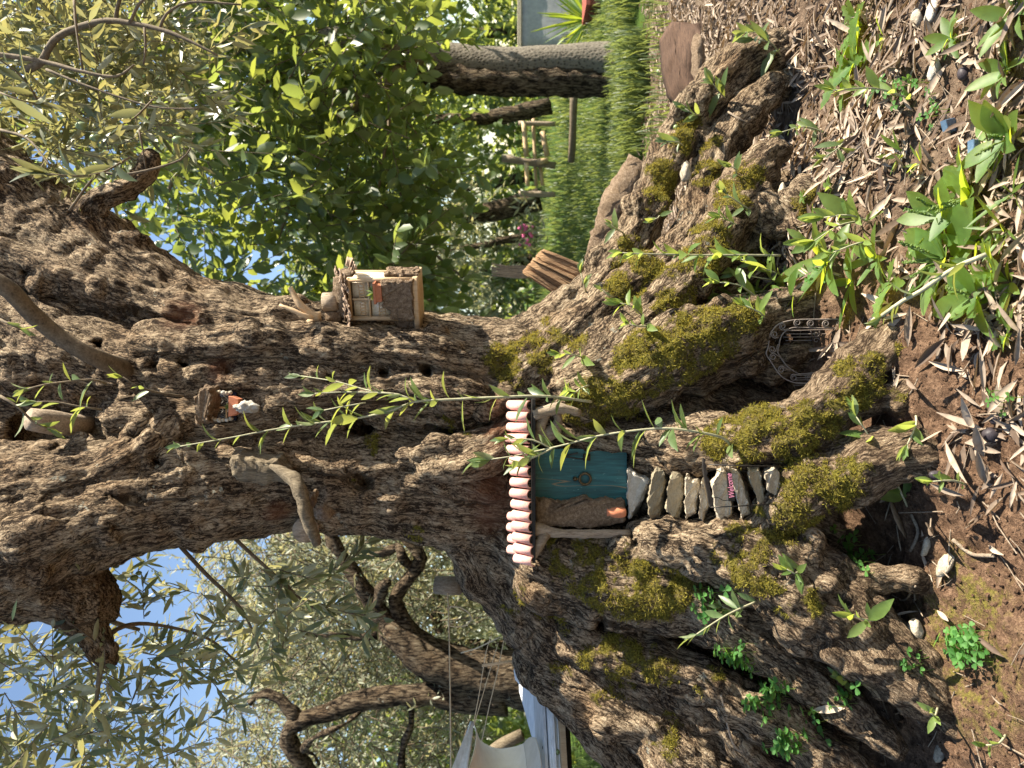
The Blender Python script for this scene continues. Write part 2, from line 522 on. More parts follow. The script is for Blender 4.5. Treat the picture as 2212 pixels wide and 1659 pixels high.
def mat_soil():
    m, t, o = nodes("soil")
    p = geo_pos(t)
    n1 = noise(t, p, 55, 6, 0.72)
    n2 = noise(t, p, 3.2, 4, 0.6)
    n3 = noise(t, p, 210, 4, 0.75)
    c = ramp(t, math_n(t, 'ADD', math_n(t, 'MULTIPLY', n1, 0.6), math_n(t, 'MULTIPLY', n3, 0.4)),
             [(0.32, (0.035, 0.021, 0.013)), (0.5, (0.12, 0.072, 0.045)), (0.66, (0.28, 0.18, 0.115))])
    lawn = N(t, "ShaderNodeAttribute", attribute_name="lawn").outputs["Fac"]
    duff = N(t, "ShaderNodeAttribute", attribute_name="duff").outputs["Fac"]
    ms = N(t, "ShaderNodeAttribute", attribute_name="moss").outputs["Fac"]
    mf = math_n(t, 'MULTIPLY', ms, ramp(t, noise(t, p, 24, 7, 0.8), [(0.47, 0.0), (0.60, 0.9)]))
    c = mixc(t, mf, c, ramp(t, n3, [(0.3, (0.05, 0.05, 0.01)), (0.7, (0.24, 0.21, 0.045))]))
    c = mixc(t, duff, c, ramp(t, n1, [(0.3, (0.06, 0.043, 0.03)), (0.7, (0.24, 0.185, 0.135))]))
    c = mixc(t, lawn, c, ramp(t, n2, [(0.3, (0.03, 0.06, 0.012)), (0.7, (0.07, 0.12, 0.02))]))
    h = math_n(t, 'ADD', n1, math_n(t, 'MULTIPLY', n3, 0.6))
    principled(t, o, c, 0.95, 0.1, bump(t, h, 1.0, 0.012))
    return m
M_SOIL = mat_soil()

# ------------------------------------------------------------------ the ground
def ground_z(x, y):
    r2 = (x - 0.05) ** 2 + (y - 2.0) ** 2
    z = 0.135 + 0.185 * np.exp(-r2 / 0.27)
    z = z + 0.05 * sstep(1.9, 3.2, y) * sstep(0.2, 0.8, x)
    z = z + 0.022 * np.clip(y - 2.8, 0, 9) - 0.10 * sstep(-1.1, -2.0, x) * sstep(1.8, 2.4, y)
    return z

def graded(lo, a, b, hi, st, growth=1.14):
    c = list(np.arange(a, b, st))
    s, x = st, a
    left = []
    while x > lo:
        s *= growth
        x -= s
        left.append(x)
    s, x = st, b
    right = []
    while x < hi:
        s *= growth
        x += s
        right.append(x)
    return np.array(left[::-1] + c + right)

gx = graded(-90, -1.15, 1.45, 90, 0.0075)
gy = graded(-14, 1.05, 2.9, 130, 0.0075)
GX, GY = np.meshgrid(gx, gy, indexing='ij')
gxx, gyy = GX.ravel(), GY.ravel()
gz = ground_z(gxx, gyy)
near = sstep(4.5, 2.6, gyy) * sstep(3, 1.6, np.abs(gxx))
q = np.stack([gxx, gyy, gz * 0], 1)
gz = gz + 0.02 * fbm(q / 0.22, 3) * (0.3 + 0.7 * near) + near * (0.008 * fbm(q / 0.035 + 5, 3) + 0.0035 * np.maximum(0, fbm(q / 0.013 + 9, 2)))
nx, ny = len(gx), len(gy)
ii, jj = np.meshgrid(np.arange(nx - 1), np.arange(ny - 1), indexing='ij')
gf = np.stack([ii * ny + jj, (ii + 1) * ny + jj, (ii + 1) * ny + jj + 1, ii * ny + jj + 1], -1).reshape(-1, 4)
gv = np.stack([gxx, gyy, gz], 1)
gme = np_mesh("ground", gv, gf)
lawn = sstep(3.9, 4.5, gyy + 0.35 * fbm(q / 0.5, 2))
lawn = np.maximum(lawn, sstep(-1.2, -1.7, gxx) * sstep(1.9, 2.3, gyy))
duff = np.maximum(sstep(2.1, 2.6, gyy), 0.65) * sstep(0.05, 0.45, gxx) * (1 - lawn)
gmoss = np.zeros(len(gv), np.float32)
for a, b, d, r in ((2060, 1390, 1.42, 0.10), (2150, 1330, 1.34, 0.10), (2180, 1450, 1.33, 0.12), (2110, 1480, 1.38, 0.10), (2130, 1240, 1.37, 0.06)):
    c = P(a, b, d)
    gmoss = np.maximum(gmoss, sstep(1.3, 0.4, np.hypot(gxx - c[0], gyy - c[1]) / r))
for nm, arr in (("lawn", lawn), ("duff", duff), ("moss", gmoss)):
    gme.attributes.new(nm, 'FLOAT', 'POINT').data.foreach_set("value", np.asarray(arr, np.float32))
ground = link("ground", gme, M_SOIL, kind="structure")
GROUND_BVH = BVHTree.FromPolygons([tuple(p) for p in gv.tolist()], gf.tolist())

# ------------------------------------------------------------------ the old olive tree: trunk and roots grown as one body
CH = {
 'right limb': (.045, [(-300, 220, 2.2, 150), (0, 480, 2.12, 140), (150, 560, 2.08, 125), (300, 640, 2.03, 106), (450, 712, 1.99, 102), (650, 765, 1.97, 112), (850, 800, 1.96, 118), (1000, 820, 1.96, 128), (1150, 830, 1.97, 140)]),
 'inner limb': (.02, [(-300, 590, 2.1, 130), (0, 740, 2.02, 128), (150, 765, 1.965, 112), (300, 800, 1.93, 96), (450, 812, 1.905, 92), (600, 815, 1.90, 92), (800, 835, 1.90, 96), (960, 850, 1.93, 100)]),
 'left limb': (.03, [(-300, 1190, 1.9, 190), (0, 1140, 1.88, 180), (200, 1085, 1.87, 140), (350, 1055, 1.87, 126), (500, 1040, 1.90, 120), (650, 1030, 1.93, 110), (800, 1040, 1.94, 112), (950, 1045, 1.95, 122), (1100, 1050, 1.97, 130)]),
 'left rib': (.018, [(380, 990, 1.84, 50), (500, 985, 1.83, 48), (640, 985, 1.86, 52), (720, 1000, 1.87, 56), (830, 1000, 1.87, 66), (950, 1010, 1.86, 72), (1050, 1040, 1.87, 66), (1110, 1060, 1.9, 50)]),
 'shelf': (.02, [(280, 900, 1.90, 60), (360, 900, 1.86, 62), (520, 905, 1.86, 62), (640, 880, 1.88, 56), (700, 870, 1.88, 52)]),
 'filler': (.04, [(300, 920, 2.03, 100), (550, 920, 2.0, 108), (750, 930, 2.04, 96), (900, 930, 2.04, 104), (1060, 930, 2.04, 108)]),
 'rib A': (.016, [(330, 735, 1.86, 40), (450, 745, 1.84, 40), (600, 738, 1.825, 40), (780, 748, 1.82, 42), (950, 765, 1.82, 44), (1090, 790, 1.85, 44)]),
 'rib B': (.014, [(540, 862, 1.84, 34), (640, 850, 1.82, 32), (760, 842, 1.81, 32), (880, 832, 1.80, 36), (1000, 845, 1.81, 40), (1080, 870, 1.84, 40)]),
 'rib D': (.016, [(-60, 520, 1.99, 60), (120, 590, 1.96, 52), (280, 642, 1.93, 44), (420, 672, 1.90, 40), (560, 690, 1.88, 36), (680, 700, 1.88, 34)]),
 'rib E': (.016, [(-60, 1060, 1.76, 60), (120, 1040, 1.77, 54), (260, 1000, 1.78, 46), (330, 960, 1.80, 40), (390, 915, 1.82, 36)]),
 'rib F': (.016, [(60, 1160, 1.73, 60), (240, 1110, 1.76, 52), (420, 1085, 1.79, 44), (560, 1060, 1.83, 36)]),
 'brow': (.014, [(930, 1000, 1.80, 40), (1010, 985, 1.79, 44), (1075, 960, 1.80, 40), (1100, 920, 1.82, 34)]),
 'rim': (.02, [(690, 862, 1.87, 40), (800, 868, 1.86, 42), (900, 880, 1.86, 46), (1000, 880, 1.86, 48), (1080, 850, 1.87, 55)]),
 'core': (.05, [(1060, 900, 2.06, 150), (1200, 900, 2.07, 190), (1350, 930, 2.06, 220), (1550, 1000, 2.0, 228), (1750, 1080, 1.97, 225), (1950, 1120, 1.96, 240)]),
 'right core': (.05, [(1180, 800, 2.03, 120), (1330, 735, 2.07, 125), (1480, 640, 2.12, 125), (1640, 520, 2.14, 118), (1760, 440, 2.14, 100)]),
 'left flank': (.05, [(1040, 1130, 2.0, 88), (1080, 1225, 2.0, 92), (1180, 1300, 1.99, 110), (1300, 1375, 1.98, 140), (1450, 1460, 1.98, 170), (1650, 1570, 1.98, 190), (1900, 1660, 1.96, 200)]),
 'front left': (.03, [(1080, 1150, 1.93, 66), (1180, 1205, 1.86, 86), (1300, 1235, 1.82, 100), (1420, 1250, 1.78, 108), (1550, 1275, 1.74, 112), (1700, 1310, 1.70, 105)]),
 'knob': (.02, [(1150, 1262, 1.81, 34), (1175, 1285, 1.80, 36), (1215, 1290, 1.80, 26)]),
 'R1': (.02, [(1140, 765, 1.93, 72), (1240, 680, 1.95, 58), (1310, 600, 2.0, 50), (1380, 500, 2.05, 42), (1423, 390, 2.1, 40), (1470, 290, 2.15, 42), (1530, 215, 2.2, 50), (1600, 150, 2.24, 58), (1690, 110, 2.27, 52), (1770, 50, 2.3, 30)]),
 'R2': (.02, [(1150, 800, 1.85, 68), (1240, 730, 1.85, 50), (1320, 660, 1.87, 48), (1400, 600, 1.9, 42), (1445, 570, 1.95, 38), (1500, 490, 2.0, 36), (1520, 410, 2.05, 38), (1550, 330, 2.1, 42), (1610, 250, 2.16, 38), (1680, 190, 2.2, 28)]),
 'R3': (.02, [(1235, 805, 1.80, 52), (1290, 775, 1.77, 48), (1340, 725, 1.80, 46), (1440, 640, 1.84, 42), (1510, 570, 1.88, 46), (1575, 480, 1.93, 45), (1620, 430, 1.95, 42), (1670, 470, 1.91, 32), (1720, 490, 1.87, 24)]),
 'R3b': (.02, [(1560, 500, 1.93, 40), (1600, 400, 1.97, 44), (1650, 350, 1.98, 40), (1690, 330, 1.98, 24)]),
 'M4': (.02, [(1250, 845, 1.79, 64), (1340, 820, 1.75, 68), (1410, 785, 1.73, 76), (1480, 750, 1.73, 76), (1570, 712, 1.73, 68), (1660, 680, 1.76, 50), (1760, 655, 1.78, 40), (1840, 650, 1.77, 26)]),
 'M4b': (.018, [(1500, 790, 1.77, 56), (1580, 765, 1.76, 50), (1650, 770, 1.76, 38), (1730, 772, 1.77, 27), (1752, 776, 1.77, 20)]),
 'M6': (.02, [(1230, 930, 1.85, 56), (1330, 955, 1.79, 46), (1430, 965, 1.73, 52), (1530, 960, 1.65, 56), (1630, 952, 1.58, 60), (1720, 925, 1.54, 62), (1790, 872, 1.52, 58), (1860, 797, 1.52, 50), (1925, 727, 1.52, 42), (1990, 672, 1.53, 36), (2050, 625, 1.53, 22)]),
 'M6a': (.014, [(1790, 885, 1.54, 46), (1900, 862, 1.50, 32), (2020, 853, 1.44, 30), (2095, 865, 1.40, 34), (2132, 880, 1.38, 18)]),
 'M6c': (.014, [(1880, 780, 1.52, 38), (1980, 747, 1.5, 36), (2060, 745, 1.48, 34), (2125, 755, 1.46, 22)]),
 'M6b': (.016, [(1640, 1145, 1.56, 40), (1700, 1085, 1.54, 54), (1760, 1045, 1.52, 62), (1860, 1008, 1.48, 60), (1960, 978, 1.44, 58), (2040, 978, 1.42, 56), (2088, 985, 1.41, 36)]),
 'L1': (.02, [(1340, 1195, 1.77, 44), (1410, 1172, 1.71, 50), (1500, 1178, 1.64, 60), (1606, 1202, 1.58, 78), (1680, 1242, 1.55, 92), (1760, 1285, 1.53, 98), (1860, 1370, 1.51, 88), (1960, 1450, 1.47, 80), (2060, 1525, 1.43, 60), (2142, 1606, 1.40, 42), (2210, 1690, 1.38, 30)]),
 'L1s': (.014, [(1760, 1222, 1.53, 40), (1850, 1240, 1.50, 28), (1960, 1250, 1.46, 28), (2005, 1250, 1.45, 16)]),
 'L2b': (.016, [(1560, 1330, 1.68, 58), (1660, 1400, 1.64, 52), (1760, 1470, 1.62, 48), (1850, 1545, 1.58, 42), (1940, 1615, 1.54, 26)]),
 'L2': (.014, [(1230, 1290, 1.83, 46), (1300, 1322, 1.79, 32), (1372, 1322, 1.76, 30), (1470, 1346, 1.72, 28), (1530, 1382, 1.70, 20)]),
 'L3': (.016, [(1250, 1372, 1.87, 56), (1306, 1402, 1.82, 50), (1406, 1425, 1.77, 50), (1506, 1462, 1.73, 48), (1572, 1510, 1.71, 48), (1659, 1562, 1.68, 52), (1760, 1622, 1.65, 48), (1860, 1692, 1.62, 38)]),
 'L4': (.018, [(1200, 1470, 1.93, 52), (1340, 1530, 1.85, 60), (1410, 1580, 1.81, 58), (1480, 1650, 1.78, 58), (1600, 1745, 1.75, 58)]),
 'L4a': (.014, [(1470, 1490, 1.78, 38), (1572, 1560, 1.74, 36), (1606, 1605, 1.72, 32), (1710, 1690, 1.70, 26)]),
 'L5': (.018, [(1170, 1430, 2.0, 56), (1280, 1530, 1.98, 60), (1380, 1640, 1.95, 66), (1500, 1760, 1.93, 70)]),
 'lump': (.02, [(1745, 430, 1.88, 50), (1790, 450, 1.86, 54), (1800, 480, 1.86, 50)]),
 'lump tail': (.014, [(1800, 440, 1.84, 44), (1850, 430, 1.80, 36), (1900, 415, 1.76, 30), (1945, 405, 1.73, 24), (1985, 395, 1.71, 13)]),
 'lump toe': (.014, [(1880, 440, 1.78, 28), (1905, 490, 1.75, 28), (1875, 545, 1.77, 28), (1835, 590, 1.80, 16)]),
 'burl': (.03, [(70, 1240, 1.88, 100), (160, 1270, 1.88, 74), (185, 1295, 1.88, 60)]),
 'burl branch': (.02, [(150, 1300, 1.88, 46), (195, 1360, 1.86, 30), (230, 1425, 1.85, 22)]),
 'stub': (.02, [(100, 500, 2.02, 60), (170, 478, 2.0, 34), (190, 440, 2.0, 26), (235, 420, 2.0, 22), (295, 392, 2.02, 18), (330, 350, 2.06, 13)]),
 'fork ridge': (.02, [(-100, 900, 2.0, 90), (100, 930, 1.97, 60), (250, 930, 1.95, 60)]),
}
HOLES = [  # (a, b, d, r, a2, b2, d2, r2)
 (48, 588, 1.86, 10, 62, 592, 1.95, 8), (93, 640, 1.84, 9, 95, 642, 1.93, 7), (150, 640, 1.87, 12, 270, 672, 1.90, 13), (270, 672, 1.88, 10, 420, 705, 1.88, 8), (400, 664, 1.88, 10, 405, 668, 1.95, 8),
 (213, 743, 1.80, 14, 212, 745, 1.92, 10), (333, 786, 1.75, 18, 333, 790, 1.86, 12), (396, 783, 1.76, 14, 396, 786, 1.86, 10), (468, 796, 1.72, 20, 490, 800, 1.80, 16),
 (340, 996, 1.72, 12, 340, 998, 1.92, 11), (700, 812, 1.75, 12, 725, 820, 1.84, 11), (830, 803, 1.75, 13, 830, 805, 1.85, 8), (923, 800, 1.74, 15, 925, 803, 1.85, 9),
 (725, 915, 1.80, 26, 820, 930, 1.92, 42), (700, 910, 1.80, 12, 690, 905, 1.84, 8), (930, 925, 1.83, 12, 1000, 930, 1.88, 18), (750, 1035, 1.79, 20, 790, 1040, 1.82, 22), (180, 905, 1.88, 30, 60, 930, 1.93, 38),
 (1495, 868, 1.66, 16, 1640, 872, 1.70, 20), (1330, 1352, 1.74, 14, 1490, 1388, 1.72, 18), (1400, 1482, 1.76, 14, 1480, 1496, 1.75, 18), (1520, 1520, 1.72, 12, 1600, 1580, 1.70, 14),
 (1300, 1340, 1.74, 12, 1295, 1345, 1.84, 18), (400, 720, 1.68, 46, 400, 725, 1.74, 40),
 (560, 1090, 1.76, 32, 660, 1110, 1.80, 30), (1440, 850, 1.66, 12, 1480, 858, 1.72, 14), (1650, 720, 1.64, 14, 1700, 735, 1.68, 20),
 (1600, 1310, 1.60, 12, 1700, 1400, 1.56, 12), (150, 690, 1.83, 10, 330, 722, 1.80, 12), (1270, 880, 1.70, 12, 1330, 885, 1.74, 12),
]
H = 0.0050
LO = np.array((-1.22, 1.22, 0.02))
HI = np.array((1.16, 2.50, 2.80))
DIM = np.ceil((HI - LO) / H).astype(int)
F = np.full(DIM, 1.0, np.float32)
axes = [LO[k] + H * np.arange(DIM[k], dtype=np.float32) for k in range(3)]

def chain_world(pts, st=0.6):
    w_ = []
    for a, b, d, r in pts:
        p = P(a, b, d)
        w_.append((p[0], p[1], p[2], r * S * d))
    w_ = np.array(w_)
    return catmull(w_, max(0.02, st * w_[:, 3].mean()))

def box_of(lo, hi):
    i0 = np.clip(np.floor((lo - LO) / H).astype(int), 0, DIM)
    i1 = np.clip(np.ceil((hi - LO) / H).astype(int) + 1, 0, DIM)
    return tuple(slice(a_, b_) for a_, b_ in zip(i0, i1)), bool(np.all(i1 > i0))

def cap_dist(X, Y, Z, p, q_):
    pa = q_[:3] - p[:3]
    l2 = max(float(pa @ pa), 1e-9)
    dx, dy, dz = X - p[0], Y - p[1], Z - p[2]
    t_ = np.clip((dx * pa[0] + dy * pa[1] + dz * pa[2]) / l2, 0, 1)
    dx = dx - t_ * pa[0]
    dy = dy - t_ * pa[1]
    dz = dz - t_ * pa[2]
    return np.sqrt(dx * dx + dy * dy + dz * dz) - (p[3] + (q_[3] - p[3]) * t_)

def eval_chain(c, marg):
    lo = (c[:, :3] - c[:, 3:4]).min(0) - marg
    hi = (c[:, :3] + c[:, 3:4]).max(0) + marg
    bx, ok = box_of(lo, hi)
    if not ok:
        return None, None
    T = np.full([s_.stop - s_.start for s_ in bx], 1.0, np.float32)
    for p, q_ in zip(c[:-1], c[1:]):
        lo = np.minimum(p[:3] - p[3], q_[:3] - q_[3]) - marg
        hi = np.maximum(p[:3] + p[3], q_[:3] + q_[3]) + marg
        sb, ok = box_of(lo, hi)
        if not ok:
            continue
        X = axes[0][sb[0]][:, None, None]
        Y = axes[1][sb[1]][None, :, None]
        Z = axes[2][sb[2]][None, None, :]
        ls = tuple(slice(s_.start - g.start, s_.stop - g.start) for s_, g in zip(sb, bx))
        T[ls] = np.minimum(T[ls], cap_dist(X, Y, Z, p.astype(np.float32), q_.astype(np.float32)))
    return bx, T

CW = {}
for nm, (k, pts) in CH.items():
    c = chain_world(pts)
    CW[nm] = c
    bx, T = eval_chain(c, 0.08)
    if bx is None:
        continue
    G = F[bx]
    h_ = np.clip(0.5 + 0.5 * (G - T) / k, 0, 1)
    F[bx] = G + (T - G) * h_ - k * h_ * (1 - h_)
# burls, knuckles and pits all over the old bark
def surf_d(a, b):
    dd_ = np.arange(1.30, 2.40, 0.004)
    p = np.stack([(829.5 - b) * S * dd_, dd_, CAMZ + (1106 - a) * S * dd_], 1)
    i_ = np.round((p - LO) / H).astype(int)
    ok = ((i_ >= 0) & (i_ < DIM)).all(1)
    i_, dd_ = i_[ok], dd_[ok]
    w_ = np.flatnonzero(F[i_[:, 0], i_[:, 1], i_[:, 2]] < 0)
    return float(dd_[w_[0]]) if len(w_) else None
kr = np.random.default_rng(12)
def add_cap(c, k, sub=False):
    bx, T = eval_chain(c, 0.06)
    if bx is None:
        return
    G = F[bx]
    if sub:
        T = -T
        h_ = np.clip(0.5 - 0.5 * (G - T) / k, 0, 1)
        F[bx] = G + (T - G) * h_ + k * h_ * (1 - h_)
    else:
        h_ = np.clip(0.5 + 0.5 * (G - T) / k, 0, 1)
        F[bx] = G + (T - G) * h_ - k * h_ * (1 - h_)
for _ in range(430):
    a, b = kr.uniform(0, 2110), kr.uniform(60, 1640)
    if 1140 < a < 1680 and 960 < b < 1150 or 400 < a < 560 and 830 < b < 920 or 680 < a < 920 and 570 < b < 720:
        continue
    d = surf_d(a, b)
    if d is None:
        continue
    r = kr.uniform(9, 30 if a > 1050 else 26)
    if kr.random() < .68:
        l_ = kr.uniform(0, 2.2) * r
        th = kr.normal(0, .5)
        e = kr.uniform(.25, .75) * r
        q1, q2 = P(a, b, d + e * S * d), P(a + l_ * math.cos(th), b + l_ * math.sin(th), d + e * S * d)
        add_cap(np.array([[*q1, r * S * d], [*q2, r * .8 * S * d]]), .014)
    else:
        r *= .45
        l_ = kr.uniform(0, 7) * r
        th = kr.normal(0, .3)
        q1, q2 = P(a, b, d), P(a + l_ * math.cos(th), b + l_ * math.sin(th), d)
        add_cap(np.array([[*q1, r * S * d], [*q2, r * .6 * S * d]]), .010, True)
for a, b, r in ((1000, 905, 26), (1050, 885, 22), (985, 880, 20), (1080, 935, 20), (940, 965, 24), (870, 985, 20), (1165, 1282, 26), (1290, 780, 30), (1250, 800, 24)):
    d = surf_d(a, b)
    if d:
        add_cap(np.array([[*P(a, b, d + .5 * r * S * d), r * S * d], [*P(a + 12, b, d + .5 * r * S * d), r * S * d]]), .012)

for a, b, d, r, a2, b2, d2, r2 in HOLES:
    c = np.array([[*P(a, b, d), r * S * d], [*P(a2, b2, d2), r2 * S * d2]])
    bx, T = eval_chain(c, 0.06)
    if bx is None:
        continue
    k = 0.012
    G = F[bx]
    T = -T
    h_ = np.clip(0.5 - 0.5 * (G - T) / k, 0, 1)
    F[bx] = G + (T - G) * h_ + k * h_ * (1 - h_)


def carve_box(lo, hi):
    bx, ok = box_of(lo - 0.04, hi + 0.04)
    X = axes[0][bx[0]][:, None, None]
    Y = axes[1][bx[1]][None, :, None]
    Z = axes[2][bx[2]][None, None, :]
    T = np.maximum(np.maximum(np.maximum(lo[0] - X, X - hi[0]), np.maximum(lo[1] - Y, Y - hi[1])), np.maximum(lo[2] - Z, Z - hi[2]))
    F[bx] = np.maximum(F[bx], -T)
DOOR_D = 1.80
carve_box(np.array((P(0, 1150, DOOR_D)[0], 1.4, P(1354, 0, DOOR_D)[2])), np.array((P(0, 978, DOOR_D)[0], DOOR_D + 0.01, P(1146, 0, DOOR_D)[2])))
WIN_D = 1.80
carve_box(np.array((P(0, 908, WIN_D)[0], 1.5, P(516, 0, WIN_D)[2])), np.array((P(0, 846, WIN_D)[0], WIN_D + 0.01, P(446, 0, WIN_D)[2])))

def surface_nets(F):
    nx_, ny_, nz_ = F.shape
    Sg = F < 0
    cnt = np.zeros((nx_ - 1, ny_ - 1, nz_ - 1), np.uint8)
    for dx in (0, 1):
        for dy in (0, 1):
            for dz in (0, 1):
                cnt += Sg[dx:nx_ - 1 + dx, dy:ny_ - 1 + dy, dz:nz_ - 1 + dz]
    act = (cnt > 0) & (cnt < 8)
    del cnt
    ci = np.argwhere(act).astype(np.int32)
    vid = np.full(act.shape, -1, np.int32)
    vid[ci[:, 0], ci[:, 1], ci[:, 2]] = np.arange(len(ci), dtype=np.int32)
    corner = {}
    for dx in (0, 1):
        for dy in (0, 1):
            for dz in (0, 1):
                corner[dx, dy, dz] = F[ci[:, 0] + dx, ci[:, 1] + dy, ci[:, 2] + dz]
    acc = np.zeros((len(ci), 3), np.float32)
    n = np.zeros(len(ci), np.float32)
    ks = list(corner)
    for p in ks:
        for q_ in ks:
            if sum(q_) - sum(p) == 1 and all(y >= x for x, y in zip(p, q_)):
                fa, fb = corner[p], corner[q_]
                m_ = (fa < 0) != (fb < 0)
                t_ = np.where(m_, fa / np.where(m_, fa - fb, 1), 0)
                for k in range(3):
                    acc[:, k] += np.where(m_, p[k] + t_ * (q_[k] - p[k]), 0)
                n += m_
    v = LO + H * (ci + acc / n[:, None])
    faces = []
    for ax in range(3):
        o1, o2 = [(1, 2), (2, 0), (0, 1)][ax]
        sl0 = [slice(None)] * 3
        sl1 = [slice(None)] * 3
        sl0[ax] = slice(0, -1)
        sl1[ax] = slice(1, None)
        s0, s1 = Sg[tuple(sl0)], Sg[tuple(sl1)]
        e = np.argwhere(s0 != s1)
        ok = (e[:, o1] > 0) & (e[:, o2] > 0) & (e[:, o1] < F.shape[o1] - 1) & (e[:, o2] < F.shape[o2] - 1)
        e = e[ok]
        ins = s0[e[:, 0], e[:, 1], e[:, 2]]
        qd = []
        for d1, d2 in ((-1, -1), (0, -1), (0, 0), (-1, 0)):
            c_ = e.copy()
            c_[:, o1] += d1
            c_[:, o2] += d2
            qd.append(vid[c_[:, 0], c_[:, 1], c_[:, 2]])
        qd = np.stack(qd, 1)
        qd[~ins] = qd[~ins][:, ::-1]
        faces.append(qd)
    f = np.concatenate(faces)
    return v.astype(np.float32), f[(f >= 0).all(1)]

tv, tf = surface_nets(F)
del F
def vnormals(v, f):
    n = np.zeros_like(v)
    d1 = v[f[:, 2]] - v[f[:, 0]]
    d2 = v[f[:, 3]] - v[f[:, 1]]
    fn = np.cross(d1, d2)
    for k in range(4):
        np.add.at(n, f[:, k], fn)
    return n / np.maximum(np.linalg.norm(n, axis=1), 1e-9)[:, None]

# position of every vertex along and around the limb it grows on: the grain of the bark follows it
best = np.full(len(tv), 1e9, np.float32)
bk = np.zeros((len(tv), 3), np.float32)
off = 0.0
for nm, c in CW.items():
    tang = np.gradient(c[:, :3], axis=0)
    tang /= np.linalg.norm(tang, axis=1)[:, None]
    x = np.cross(tang[0], (0.3, 1, 0.1))
    x /= np.linalg.norm(x)
    L = 0.0
    off += 3.7
    for i in range(len(c) - 1):
        p, q_ = c[i], c[i + 1]
        tm = tang[i]
        x = x - tm * (x @ tm)
        x /= np.linalg.norm(x)
        y = np.cross(tm, x)
        rr = max(p[3], q_[3]) + 0.06
        lo = np.minimum(p[:3], q_[:3]) - rr
        hi = np.maximum(p[:3], q_[:3]) + rr
        m_ = np.flatnonzero(((tv > lo) & (tv < hi)).all(1))
        seg = np.linalg.norm(q_[:3] - p[:3])
        if len(m_):
            dv = tv[m_] - p[:3]
            tt = np.clip(dv @ (q_[:3] - p[:3]) / seg ** 2, 0, 1)
            ra = dv - tt[:, None] * (q_[:3] - p[:3])
            dist = np.abs(np.linalg.norm(ra, axis=1) - (p[3] + (q_[3] - p[3]) * tt))
            u = dist < best[m_]
            mi = m_[u]
            best[mi] = dist[u]
            bk[mi, 0] = (dv @ x)[u] + off
            bk[mi, 1] = (dv @ y)[u] + off * 0.37
            bk[mi, 2] = (dv @ tm)[u] + L
        L += seg

tn = vnormals(tv, tf)
